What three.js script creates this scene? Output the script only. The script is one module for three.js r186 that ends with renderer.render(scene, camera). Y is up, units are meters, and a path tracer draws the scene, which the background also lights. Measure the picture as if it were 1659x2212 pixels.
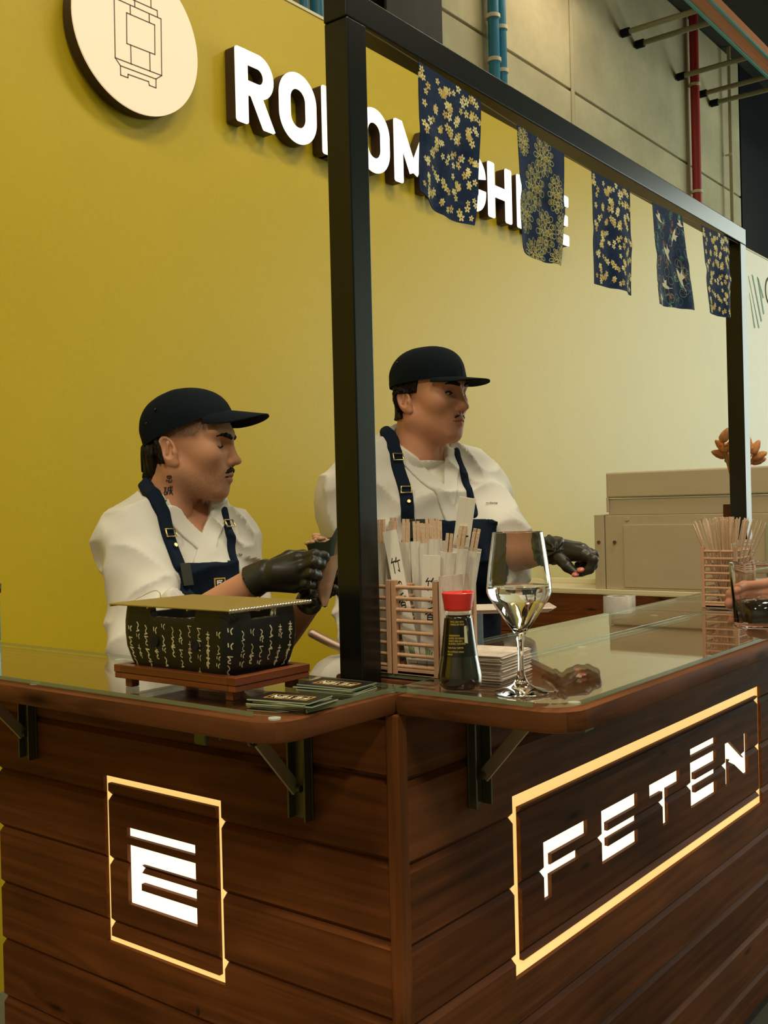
import * as THREE from 'three';
import { RoundedBoxGeometry } from 'three/addons/geometries/RoundedBoxGeometry.js';
import { mergeGeometries, toCreasedNormals } from 'three/addons/utils/BufferGeometryUtils.js';
import { RectAreaLightUniformsLib } from 'three/addons/lights/RectAreaLightUniformsLib.js';
import { Brush, Evaluator, SUBTRACTION } from 'three-bvh-csg';

// ---------------------------------------------------------------- camera, sky, lights, exposure
const scene = new THREE.Scene();
const renderer = new THREE.WebGLRenderer({ antialias: true });
renderer.toneMapping = THREE.LinearToneMapping;
renderer.toneMappingExposure = 1.0;
renderer.shadowMap.enabled = true;
RectAreaLightUniformsLib.init();
const PW = 1659, PH = 2212, FOC = 2254.35, YAW = 0.66382, PITCH = -0.00478, ROLL = -0.02434;
const CAM = new THREE.Vector3(-1.273, 1.44, 0.983);
const FW = new THREE.Vector3(Math.cos(YAW) * Math.cos(PITCH), Math.sin(PITCH), -Math.sin(YAW) * Math.cos(PITCH));
const RT0 = new THREE.Vector3().crossVectors(FW, new THREE.Vector3(0, 1, 0)).normalize();
const UP0 = new THREE.Vector3().crossVectors(RT0, FW);
const RT = RT0.clone().multiplyScalar(Math.cos(ROLL)).addScaledVector(UP0, Math.sin(ROLL));
const UPV = RT0.clone().multiplyScalar(-Math.sin(ROLL)).addScaledVector(UP0, Math.cos(ROLL));
const camera = new THREE.PerspectiveCamera(2 * Math.atan(PH / 2 / FOC) * 180 / Math.PI, PW / PH, 0.05, 100);
camera.position.copy(CAM);
camera.quaternion.setFromRotationMatrix(new THREE.Matrix4().makeBasis(RT, UPV, FW.clone().negate()));
scene.add(camera);
scene.background = new THREE.Color(0.6, 0.7, 0.75);          // overcast daylight outside the closed hall
const DAY = new THREE.Color(0.90, 1.0, 0.88), WARM = new THREE.Color(1.0, 0.87, 0.62);
function areaLight(name, color, intensity, w, h, pos, target) {
  const l = new THREE.RectAreaLight(color, intensity, w, h);
  l.name = name; l.position.set(...pos); l.lookAt(...target); scene.add(l); return l;
}
// ceiling lamps over the aisle and the stall: [x, z, radiance, width, depth]; the glowing panels are built with the hall below
const CEIL_LAMPS = [[-0.9, 0.9, 29, 1.5, 0.7], [-5.2, 0.2, 48, 1.5, 0.7], [2.4, 0.9, 28, 1.5, 0.7], [-2.6, 4.2, 46, 1.5, 0.7], [5.6, 2.2, 22, 1.5, 0.7], [1.6, 5.0, 22, 1.5, 0.7], [6.6, -2.7, 9, 1.5, 0.5]];
const LAMP_Y = 6.25;
for (const [x, z, i, w, d] of CEIL_LAMPS) areaLight('ceiling_lamp_light', WARM, i, w, d, [x, LAMP_Y - 0.03, z], [x, 0, z]);
// daylight through the glazed end of the hall
const WIN = { x: 15.9, y0: 0.5, y1: 6.5, z0: -1.0, z1: 8.9 };
areaLight('window_light', DAY, 2.4, WIN.z1 - WIN.z0, WIN.y1 - WIN.y0, [WIN.x - 0.12, (WIN.y0 + WIN.y1) / 2, (WIN.z0 + WIN.z1) / 2], [0, (WIN.y0 + WIN.y1) / 2, (WIN.z0 + WIN.z1) / 2]);

// ---------------------------------------------------------------- helpers
const V = (x, y, z) => new THREE.Vector3(x, y, z);
const lin = (r, g, b) => new THREE.Color().setRGB(r, g, b);
let seed = 12345;
const rnd = () => { seed = (seed * 1664525 + 1013904223) >>> 0; return seed / 4294967296; };
const rr = (a, b) => a + (b - a) * rnd();
const clamp = (x, a, b) => Math.max(a, Math.min(b, x));
const smooth = (a, b, x) => { const t = clamp((x - a) / (b - a), 0, 1); return t * t * (3 - 2 * t); };
// a pixel of the photograph gives a direction; the plane or the depth gives the distance
const ray = (px, py) => FW.clone().addScaledVector(RT, (px - PW / 2) / FOC).addScaledVector(UPV, -(py - PH / 2) / FOC);
const at = (px, py, ax, v) => { const d = ray(px, py); return CAM.clone().addScaledVector(d, (v - CAM[ax]) / d[ax]); };
const dep = (px, py, t) => CAM.clone().addScaledVector(ray(px, py), t);
const used = {};
function numbered(n) { const k = used[n] = (used[n] ?? -1) + 1; return k ? n + '_' + String(k).padStart(3, '0') : n; }
function shadows(o) { o.traverse(c => { if (c.isMesh) { c.castShadow = true; c.receiveShadow = true; } }); }
function thing(name, label, category, pos = [0, 0, 0], turn = 0, group) {
  const o = new THREE.Group(); o.name = numbered(name); scene.add(o);
  o.position.set(...pos); o.rotation.y = turn; o.userData = { label, category };
  if (group) o.userData.group = group;
  return o;
}
function mesh(name, geo, m, parent) {
  const o = new THREE.Mesh(geo, m); o.name = parent ? name : numbered(name); o.castShadow = o.receiveShadow = true;
  (parent || scene).add(o); return o;
}
function tag(o, label, category, group) { Object.assign(o.userData, { label, category }); if (group) o.userData.group = group; return o; }
function struct(name, geo, m, label) { const o = mesh(name, geo, m); o.userData.kind = 'structure'; if (label) o.userData.label = label; return o; }
function structGroup(name, label) { const o = new THREE.Group(); o.name = numbered(name); o.userData = { kind: 'structure', label }; scene.add(o); return o; }
function copy(o, label) { const c = o.clone(); c.name = numbered(o.name.replace(/_\d{3}$/, '')); c.userData = { ...o.userData }; if (label) c.userData.label = label; scene.add(c); return c; }
// geometry
function strip(g) { const q = g.index ? g.toNonIndexed() : g; for (const k of Object.keys(q.attributes)) if (!['position', 'normal', 'uv'].includes(k)) q.deleteAttribute(k); if (!q.attributes.uv) q.setAttribute('uv', new THREE.BufferAttribute(new Float32Array(q.attributes.position.count * 2), 2)); q.clearGroups(); return q; }
const merge = gs => mergeGeometries(gs.map(strip));
const box = (w, h, d, x = 0, y = 0, z = 0) => new THREE.BoxGeometry(w, h, d).translate(x, y, z);
const box2 = (x0, x1, y0, y1, z0, z1) => box(x1 - x0, y1 - y0, z1 - z0, (x0 + x1) / 2, (y0 + y1) / 2, (z0 + z1) / 2);
const rbox = (w, h, d, r = 0.003, seg = 2) => new RoundedBoxGeometry(w, h, d, seg, Math.min(r, w / 2.01, h / 2.01, d / 2.01));
const rbox2 = (x0, x1, y0, y1, z0, z1, r = 0.003, seg = 2) => rbox(x1 - x0, y1 - y0, z1 - z0, r, seg).translate((x0 + x1) / 2, (y0 + y1) / 2, (z0 + z1) / 2);
const cyl = (r0, r1, h, seg = 20) => new THREE.CylinderGeometry(r1, r0, h, seg);
function rod(a, b, r0, r1 = r0, seg = 10) {
  const d = b.clone().sub(a), g = new THREE.CylinderGeometry(r1, r0, d.length(), seg);
  g.applyQuaternion(new THREE.Quaternion().setFromUnitVectors(V(0, 1, 0), d.clone().normalize()));
  return g.translate((a.x + b.x) / 2, (a.y + b.y) / 2, (a.z + b.z) / 2);
}
const tube = (pts, r, n = 24, seg = 8, closed = false) => new THREE.TubeGeometry(new THREE.CatmullRomCurve3(pts, closed), n, r, seg, closed);
const lathe = (prof, seg = 40) => new THREE.LatheGeometry(prof.map(p => new THREE.Vector2(p[0], p[1])), seg);
const poly = pts => new THREE.Shape(pts.map(p => new THREE.Vector2(p[0], p[1])));
function roundRect(x0, x1, y0, y1, r) {
  const rs = Array.isArray(r) ? r : [r, r, r, r], s = new THREE.Shape();   // corners: x0y0, x1y0, x1y1, x0y1
  s.moveTo(x0 + rs[0], y0); s.lineTo(x1 - rs[1], y0); if (rs[1]) s.absarc(x1 - rs[1], y0 + rs[1], rs[1], -Math.PI / 2, 0);
  s.lineTo(x1, y1 - rs[2]); if (rs[2]) s.absarc(x1 - rs[2], y1 - rs[2], rs[2], 0, Math.PI / 2);
  s.lineTo(x0 + rs[3], y1); if (rs[3]) s.absarc(x0 + rs[3], y1 - rs[3], rs[3], Math.PI / 2, Math.PI);
  s.lineTo(x0, y0 + rs[0]); if (rs[0]) s.absarc(x0 + rs[0], y0 + rs[0], rs[0], Math.PI, Math.PI * 1.5);
  return s;
}
const extrude = (shape, depth, bevel = 0, seg = 12) => new THREE.ExtrudeGeometry(shape, { depth: depth - 2 * bevel, bevelEnabled: bevel > 0, bevelThickness: bevel, bevelSize: bevel, bevelOffset: -bevel, bevelSegments: 2, curveSegments: seg }).translate(0, 0, bevel);
// uv in metres (divided by size) with the grain along one axis
function grainUV(g, along = 'x', size = 1.5, ou = 0, ov = 0) {
  const q = g.index ? g.toNonIndexed() : g, p = q.attributes.position, n = q.attributes.normal, uv = new Float32Array(p.count * 2);
  const get = { x: i => p.getX(i), y: i => p.getY(i), z: i => p.getZ(i) }, axes = ['x', 'y', 'z'];
  for (let i = 0; i < p.count; i++) {
    const a = [Math.abs(n.getX(i)), Math.abs(n.getY(i)), Math.abs(n.getZ(i))], d = axes[a.indexOf(Math.max(...a))];
    const rest = axes.filter(k => k !== d);
    let u = along, v = rest.find(k => k !== along);
    if (d === along) { u = rest.find(k => k !== 'y'); v = rest.find(k => k !== u); }
    uv[i * 2] = (get[u](i) + ou) / size; uv[i * 2 + 1] = (get[v](i) + ov) / size;
  }
  q.setAttribute('uv', new THREE.BufferAttribute(uv, 2)); return q;
}
// ---------------------------------------------------------------- noise and textures
const hash = (x, y, z = 0) => { let h = (x * 374761393 + y * 668265263 + z * 2147483647 + 1013) | 0; h = Math.imul(h ^ (h >>> 13), 1274126177); return ((h ^ (h >>> 16)) >>> 0) / 4294967296; };
function noise(x, y, z = 0) {
  const xi = Math.floor(x), yi = Math.floor(y), zi = Math.floor(z), f = t => t * t * (3 - 2 * t), u = f(x - xi), v = f(y - yi), w = f(z - zi), L = (a, b, t) => a + (b - a) * t;
  const pl = k => L(L(hash(xi, yi, k), hash(xi + 1, yi, k), u), L(hash(xi, yi + 1, k), hash(xi + 1, yi + 1, k), u), v);
  return w ? L(pl(zi), pl(zi + 1), w) : pl(zi);
}
const fbm = (x, y, o = 4, z = 0) => { let s = 0, a = 0.5; for (let i = 0; i < o; i++) { s += a * noise(x, y, z + i * 7); x *= 2.03; y *= 2.03; a *= 0.5; } return s; };
function dataTex(w, h, fn, srgb = true) {
  const d = new Uint8Array(w * h * 4);
  for (let y = 0; y < h; y++) for (let x = 0; x < w; x++) { const c = fn(x / w, y / h), i = (y * w + x) * 4; d[i] = clamp(c[0], 0, 1) * 255; d[i + 1] = clamp(c[1], 0, 1) * 255; d[i + 2] = clamp(c[2], 0, 1) * 255; d[i + 3] = 255; }
  const t = new THREE.DataTexture(d, w, h); t.magFilter = THREE.LinearFilter; t.wrapS = t.wrapT = THREE.MirroredRepeatWrapping;
  if (srgb) t.colorSpace = THREE.SRGBColorSpace; t.needsUpdate = true; return t;
}
function canvasTex(w, h, draw) {
  const c = document.createElement('canvas'); c.width = w; c.height = h; const x = c.getContext('2d'); draw(x, w, h);
  const t = new THREE.CanvasTexture(c); t.colorSpace = THREE.SRGBColorSpace; return t;
}
const gray = v => [v, v, v];
// stained softwood: streaks along u, a few knots
const knots = Array.from({ length: 16 }, (_, i) => [hash(i, 3), hash(i, 9), 0.008 + 0.012 * hash(i, 17)]);
function woodField(u, v) {
  let w = v, k0 = 0;
  for (const [kx, ky, kr] of knots) { const dx = (u - kx) * 0.45, dy = v - ky, d = Math.sqrt(dx * dx + dy * dy * 4); const e = Math.exp(-(d * d) / (kr * kr * 6)); w += e * 0.02 * Math.sign(dy); k0 = Math.max(k0, Math.exp(-(d * d) / (kr * kr * 0.35))); }
  const ring = 0.5 + 0.5 * Math.sin((w + 0.05 * fbm(u * 3, w * 8, 3)) * 260);
  const streak = fbm(u * 6, w * 180, 3), blot = fbm(u * 5 + 3, v * 10, 4, 5);
  return { ring, streak, blot, k: k0 };
}
const woodMap = dataTex(1024, 1024, (u, v) => { const f = woodField(u, v); const s = 0.62 + 0.06 * (f.ring - 0.5) + 0.22 * (f.streak - 0.45) + 0.30 * (f.blot - 0.45); const q = clamp(s * (1 - 0.55 * f.k), 0.05, 1); return [q * 1.2, q, q * 0.86]; });
const woodBump = dataTex(512, 512, (u, v) => { const f = woodField(u, v); return gray(0.5 + 0.3 * (f.ring - 0.5) + 0.5 * (f.streak - 0.45)); }, false);
const paleWood = dataTex(512, 512, (u, v) => { const s = 0.86 + 0.16 * (fbm(u * 4, v * 90, 3) - 0.45) + 0.08 * (fbm(u * 3, v * 6, 3, 4) - 0.45); return [s, s * 0.965, s * 0.93]; });
const mottle = dataTex(512, 512, (u, v) => { const s = 0.88 + 0.22 * (fbm(u * 7, v * 7, 5) - 0.45) + 0.05 * (fbm(u * 60, v * 60, 2, 3) - 0.45); return gray(s); });
const weave = dataTex(256, 256, (u, v) => gray(0.5 + 0.25 * Math.sin(u * 256 * Math.PI / 2) * Math.sin(v * 256 * Math.PI / 2) + 0.3 * (noise(u * 90, v * 90) - 0.5)), false);
const wallMap = dataTex(512, 512, (u, v) => { const s = 0.965 + 0.05 * (fbm(u * 5, v * 5, 4) - 0.45) + 0.02 * (noise(u * 220, v * 220) - 0.5); return gray(s); });
const std = o => new THREE.MeshStandardMaterial(o);
const phys = o => new THREE.MeshPhysicalMaterial(o);
function tex(t, r) { const c = t.clone(); c.repeat.set(r, r); c.needsUpdate = true; return c; }
const M = {
  stain: phys({ specularIntensity: 0.16, color: lin(0.275, 0.132, 0.056), map: woodMap, bumpMap: woodBump, bumpScale: 0.0012, roughness: 0.6 }),
  stainB: phys({ specularIntensity: 0.16, color: lin(0.235, 0.112, 0.047), map: woodMap, bumpMap: woodBump, bumpScale: 0.0012, roughness: 0.62 }),
  stainC: phys({ specularIntensity: 0.16, color: lin(0.31, 0.152, 0.066), map: woodMap, bumpMap: woodBump, bumpScale: 0.0012, roughness: 0.58 }),
  shelf: phys({ specularIntensity: 0.16, color: lin(0.25, 0.132, 0.064), map: woodMap, bumpMap: woodBump, bumpScale: 0.0008, roughness: 0.58 }),
  tray: std({ color: lin(0.33, 0.125, 0.052), map: woodMap, bumpMap: woodBump, bumpScale: 0.0008, roughness: 0.35 }),
  carcass: std({ color: lin(0.05, 0.025, 0.012), map: woodMap, roughness: 0.8 }),
  pale: std({ color: lin(0.84, 0.54, 0.35), map: paleWood, roughness: 0.6 }),
  paleB: std({ color: lin(0.76, 0.47, 0.30), map: paleWood, roughness: 0.6 }),
  stick: std({ color: lin(0.95, 0.76, 0.57), map: paleWood, roughness: 0.6 }),
  stickB: std({ color: lin(0.92, 0.69, 0.49), map: paleWood, roughness: 0.6 }),
  black: std({ color: lin(0.005, 0.006, 0.005), roughness: 0.24, map: wallMap }),
  steel: std({ color: lin(0.13, 0.115, 0.07), metalness: 0.7, roughness: 0.38 }),
  strut: std({ color: lin(0.52, 0.42, 0.29), metalness: 0.75, roughness: 0.4 }),
  chrome: std({ color: lin(0.75, 0.74, 0.70), metalness: 1, roughness: 0.22 }),
  brass: std({ color: lin(0.75, 0.58, 0.24), metalness: 1, roughness: 0.3 }),
  pane: phys({ color: lin(0.97, 1.0, 0.97), transmission: 1, thickness: 0, roughness: 0.015, ior: 1.52 }),
  crystal: phys({ color: lin(1, 1, 1), transmission: 1, thickness: 0.01, roughness: 0, ior: 1.5 }),
  white: std({ color: lin(0.82, 0.80, 0.74), roughness: 0.6 }),
  paper: std({ color: lin(0.90, 0.86, 0.78), roughness: 0.85, map: mottle }),
};
// ---------------------------------------------------------------- the hall
const WZ = -1.9, PART_H = 3.5;
M.yellow = std({ color: lin(0.62, 0.45, 0.012), map: wallMap, roughness: 0.42 });
M.cream = std({ color: lin(0.80, 0.72, 0.46), map: wallMap, roughness: 0.45 });
M.capstrip = std({ color: lin(0.75, 0.66, 0.45), roughness: 0.6 });
M.concrete = std({ color: lin(0.74, 0.66, 0.40), map: mottle, bumpMap: mottle, bumpScale: 0.004, roughness: 0.85 });
M.concreteB = std({ color: lin(0.69, 0.62, 0.38), map: mottle, bumpMap: mottle, bumpScale: 0.004, roughness: 0.85 });
M.darkclad = phys({ specularIntensity: 0.3, color: lin(0.006, 0.009, 0.011), roughness: 0.7, map: mottle });
M.floor = std({ color: lin(0.17, 0.18, 0.12), map: mottle, roughness: 0.4 });
M.hallwall = std({ color: lin(0.42, 0.40, 0.32), map: mottle, roughness: 0.9 });
M.ceiling = std({ color: lin(0.05, 0.055, 0.04), map: mottle, roughness: 0.9 });
const planeUV = (g, s) => grainUV(g, 'x', s);
struct('floor', planeUV(box2(-8, 17, -0.2, 0, -3.9, 9.4), 2.5), M.floor, 'smooth grey-green concrete hall floor');
struct('ceiling', planeUV(box2(-8, 17, 6.9, 7.1, -3.9, 9.4), 2.5), M.ceiling, 'dark hall ceiling');
struct('wall_left', planeUV(box2(-8.2, -8, -0.2, 7.1, -3.9, 9.4), 2.5), M.hallwall, 'plain hall wall behind the visitors');
struct('wall_front', planeUV(box2(-8.2, 17.2, -0.2, 7.1, 9.4, 9.6), 2.5), std({ color: lin(0.30, 0.42, 0.30), map: mottle, roughness: 0.9 }), 'plain hall wall across the aisle');
// glazed end wall with its opening
{
  const w = structGroup('wall_right', 'hall end wall around a large glazed opening');
  for (const b of [[-0.2, WIN.y0, -3.9, 9.4], [WIN.y1, 7.1, -3.9, 9.4], [WIN.y0, WIN.y1, -3.9, WIN.z0], [WIN.y0, WIN.y1, WIN.z1, 9.4]])
    mesh('wall_section', planeUV(box2(WIN.x - 0.1, WIN.x + 0.2, b[0], b[1], b[2], b[3]), 2.5), M.hallwall, w);
  const win = structGroup('window_1', 'large frosted daylight glazing with thin mullions');
  M.glazing = std({ color: lin(0.5, 0.6, 0.58), emissive: DAY, emissiveIntensity: 1.6, roughness: 0.8 });
  const nz = 5, ny = 3;
  for (let i = 0; i < nz; i++) for (let j = 0; j < ny; j++) {
    const z0 = WIN.z0 + (WIN.z1 - WIN.z0) * i / nz, z1 = WIN.z0 + (WIN.z1 - WIN.z0) * (i + 1) / nz, y0 = WIN.y0 + (WIN.y1 - WIN.y0) * j / ny, y1 = WIN.y0 + (WIN.y1 - WIN.y0) * (j + 1) / ny;
    mesh('window_pane', box2(WIN.x, WIN.x + 0.03, y0, y1, z0, z1), M.glazing, win);
  }
  for (let i = 0; i <= nz; i++) mesh('mullion', box2(WIN.x - 0.05, WIN.x + 0.05, WIN.y0, WIN.y1, WIN.z0 + (WIN.z1 - WIN.z0) * i / nz - 0.03, WIN.z0 + (WIN.z1 - WIN.z0) * i / nz + 0.03), M.darkclad, win);
  for (let j = 0; j <= ny; j++) mesh('mullion', box2(WIN.x - 0.05, WIN.x + 0.05, WIN.y0 + (WIN.y1 - WIN.y0) * j / ny - 0.03, WIN.y0 + (WIN.y1 - WIN.y0) * j / ny + 0.03, WIN.z0, WIN.z1), M.darkclad, win);
}
// lamps under the ceiling
{
  M.lampglow = std({ color: lin(0.9, 0.85, 0.7), emissive: WARM, emissiveIntensity: 1.6, roughness: 0.6 });
  for (const [x, z, i, w, d] of CEIL_LAMPS) {
    const t = thing('ceiling_lamp', 'flat rectangular hall lamp hanging under the dark ceiling', 'lamp', [x, LAMP_Y, z], 0, 'hall lamps over the aisle');
    mesh('lamp_panel', box(w, 0.02, d), M.lampglow, t);
    mesh('housing', merge([box(w + 0.06, 0.05, d + 0.06, 0, 0.036, 0)]), M.darkclad, t);
    for (const q of [-1, 1]) mesh('rod', box(0.01, 0.58, 0.01, q * w / 3, 0.351, 0), M.darkclad, t);
  }
}
// precast concrete panels of the hall's back wall
{
  const w = structGroup('wall_back', 'pale precast concrete hall wall with recessed joints');
  mesh('backing', box2(-8, 17, -0.2, 7.1, -3.95, -3.62), M.carcass, w);
  const xs = [-8, -4.2, -1.0, 1.9, 4.98, 7.42, 10.2, 11.9], ys = [0, 2.6, 5.22, 6.9];
  const geos = {};
  for (let i = 0; i + 1 < xs.length; i++) for (let j = 0; j + 1 < ys.length; j++) {
    const g = rbox2(xs[i] + 0.012, xs[i + 1] - 0.012, ys[j] + 0.012, ys[j + 1] - 0.012, -3.62, -3.5, 0.006, 1);
    mesh('concrete_panel', grainUV(g, 'x', 3.1, i * 1.7, j * 2.3), (i + j) % 2 ? M.concreteB : M.concrete, w);
  }
  mesh('dark_cladding', box2(11.93, 15.7, 0, 6.9, -3.62, -3.5), M.darkclad, w).userData.label = 'black cladding at the end of the concrete wall';
  // cover strips over two joints
  for (const x of [7.42, 10.2]) mesh('joint_strip', rbox2(x - 0.035, x + 0.035, 0, 6.9, -3.5, -3.492, 0.003, 1), M.concreteB, w);
}
// dark column, pipes
const colP = at(835, 0, 'z', -3.3), colQ = at(955, 40, 'z', -3.3);
tag(mesh('steel_column', merge([box2(colP.x, colQ.x, 0, 6.9, -3.32, -3.30), box2(colP.x, colQ.x, 0, 6.9, -3.48, -3.46), box2((colP.x + colQ.x) / 2 - 0.02, (colP.x + colQ.x) / 2 + 0.02, 0, 6.9, -3.46, -3.32)]), std({ color: lin(0.045, 0.035, 0.022), roughness: 0.7, map: mottle })), 'dark brown steel column against the concrete wall', 'column');
M.bluepipe = std({ color: lin(0.03, 0.22, 0.36), roughness: 0.4 });
M.redpipe = std({ color: lin(0.42, 0.03, 0.03), roughness: 0.45 });
function pipe(name, label, x, r, m, clampsY, group) {
  const t = thing(name, label, 'pipe', [x, 0, -3.42], 0, group);
  mesh('pipe_run', cyl(r, r, 6.9, 14).translate(0, 3.45, 0), m, t);
  for (const y of clampsY) mesh('pipe_clamp', merge([cyl(r * 1.25, r * 1.25, 0.03, 14).translate(0, y, 0), box(0.02, 0.02, 0.07, 0, y, -0.032)]), M.capstrip, t);
}
{
  const x = px => at(px, 60, 'z', -3.42).x;
  pipe('blue_pipe', 'blue pipe of the pair just right of the dark column, nearer to it', x(1066), 0.045, M.bluepipe, [2.6, 5.0, 5.35]);
  pipe('blue_pipe', 'blue pipe of the pair just right of the dark column, farther from it', x(1083), 0.04, M.bluepipe, [2.55, 4.95, 5.3]);
  const y0 = px => at(px, 6, 'z', -3.42).x;
  pipe('blue_pipe', 'slim blue pipe left of the dark column, above the yellow partition', y0(656), 0.028, M.bluepipe, [3.4]);
  pipe('blue_pipe', 'thick blue pipe left of the dark column, above the yellow partition', y0(684), 0.045, M.bluepipe, [3.3]);
  pipe('red_pipe', 'dark red fire pipe running up the concrete wall', at(1500, 150, 'z', -3.42).x, 0.05, M.redpipe, [4.0, 4.9, 6.1]);
  pipe('grey_conduit', 'thin pale conduit on the concrete wall beyond the red pipe', at(1578, 300, 'z', -3.42).x, 0.022, M.concreteB, [4.2, 5.6]);
}
// the stall's partition: yellow run and the neighbour's cream run
{
  const w = structGroup('wall_partition', 'stall partition painted mustard yellow');
  mesh('yellow_panel', grainUV(box2(-6, 7.05, 0, PART_H, WZ - 0.1, WZ), 'x', 2.2), M.yellow, w);
  mesh('cap_strip', box2(-6, 7.05, PART_H, PART_H + 0.012, WZ - 0.11, WZ + 0.004), M.capstrip, w);
  const n = structGroup('wall_neighbour', 'cream partition of the neighbouring stall with faint green stripes');
  mesh('cream_panel', grainUV(box2(7.055, 13, 0, PART_H - 0.03, WZ - 0.1, WZ), 'x', 2.2), M.cream, n);
  mesh('cap_strip', box2(7.055, 13, PART_H - 0.03, PART_H - 0.018, WZ - 0.11, WZ + 0.004), M.capstrip, n);
  M.stripe = std({ color: lin(0.22, 0.40, 0.28), roughness: 0.7 });
  const W3 = (x, y) => at(1560 + x / 10.05, 540 + y / 10.05, 'z', WZ);
  const stripes = [[[565, 520], [585, 720], [800, 1700], [765, 1560], [600, 720]], [[640, 530], [670, 560], [860, 1540], [840, 1560]], [[755, 580], [780, 610], [910, 1390], [890, 1400]], [[585, 930], [600, 1040], [720, 1690], [700, 1700]], [[600, 1290], [625, 1420], [715, 1690], [700, 1700]], [[830, 880], [900, 1040], [890, 1060], [800, 800]]];
  for (const s of [[[568, 560], [588, 690], [806, 1690], [786, 1700]], [[640, 530], [668, 560], [862, 1540], [838, 1560]], [[755, 580], [782, 612], [912, 1385], [888, 1400]], [[585, 930], [610, 1060], [718, 1690], [694, 1700]], [[765, 600], [785, 620], [905, 1040], [880, 1050]]]) {
    const sh = poly(s.map(p => { const q = W3(...p); return [q.x, q.y]; }));
    mesh('painted_stripe', extrude(sh, 0.002).translate(0, 0, WZ), M.stripe, n);
  }
  const c0 = W3(1030, 900);
  mesh('painted_ring', merge([new THREE.TorusGeometry(0.11, 0.012, 6, 24).scale(1, 1, 0.15).translate(c0.x, c0.y, WZ + 0.002), new THREE.TorusGeometry(0.05, 0.012, 6, 20).scale(1, 1, 0.15).translate(c0.x + 0.02, c0.y - 0.02, WZ + 0.002)]), std({ color: lin(0.06, 0.06, 0.04), roughness: 0.7 }), n);
}
// services under the ceiling at the far end
{
  M.orange = std({ color: lin(0.75, 0.26, 0.10), roughness: 0.5, map: mottle });
  const A = (px, py, y) => at(px, py, 'y', y);
  const a = A(1500, -10, 6.05), b = A(1680, 178, 6.05);
  const d = thing('cable_duct', 'orange cable duct slung under the ceiling along the hall', 'duct', [0, 0, 0]);
  const L = b.x - a.x + 6;
  mesh('duct_body', rbox2(a.x - 3, a.x - 3 + L, 6.05, 6.17, a.z - 0.075, a.z + 0.075, 0.01, 1), M.orange, d);
  mesh('rim', merge([box2(a.x - 3, a.x - 3 + L, 6.03, 6.05, a.z - 0.095, a.z - 0.07), box2(a.x - 3, a.x - 3 + L, 6.03, 6.05, a.z + 0.07, a.z + 0.095)]), std({ color: lin(0.08, 0.30, 0.25), roughness: 0.4 }), d);
  const bars = [[[1430, 45], [1512, 24]], [[1462, 70], [1540, 48]], [[1545, 144], [1612, 124]], [[1580, 186], [1650, 168]], [[1605, 206], [1690, 190]]];
  M.bar = std({ color: lin(0.28, 0.27, 0.15), roughness: 0.5 });
  for (const [p, q] of bars) {
    const s = A(p[0], p[1], 6.1), e = A(q[0], q[1], 6.1);
    const t = thing('hanger_bar', 'thin steel hanger bar reaching from the duct to the concrete wall', 'bar', [0, 0, 0], 0, 'hanger bars of the orange duct');
    mesh('bar', rod(V(s.x, 6.1, -3.46), V(s.x + (e.x - s.x) * 0.3, 6.1, a.z - 0.105), 0.028), M.bar, t);
    mesh('end_cap', rod(V(s.x, 6.1, -3.485), V(s.x, 6.1, -3.40), 0.042), M.darkclad, t);
  }
  const p = A(1650, 30, 6.3);
  const v = thing('air_duct', 'broad orange ventilation box beneath the ceiling', 'duct', [0, 0, 0]);
  mesh('duct_body', rbox2(p.x - 1.4, p.x + 4, 6.4, 6.85, p.z + 0.1, p.z + 0.9, 0.03, 1), M.orange, v);
  mesh('flange', rbox2(p.x - 1.46, p.x - 1.4, 6.36, 6.88, p.z + 0.06, p.z + 0.94, 0.01, 1), M.darkclad, v);
}
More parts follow.
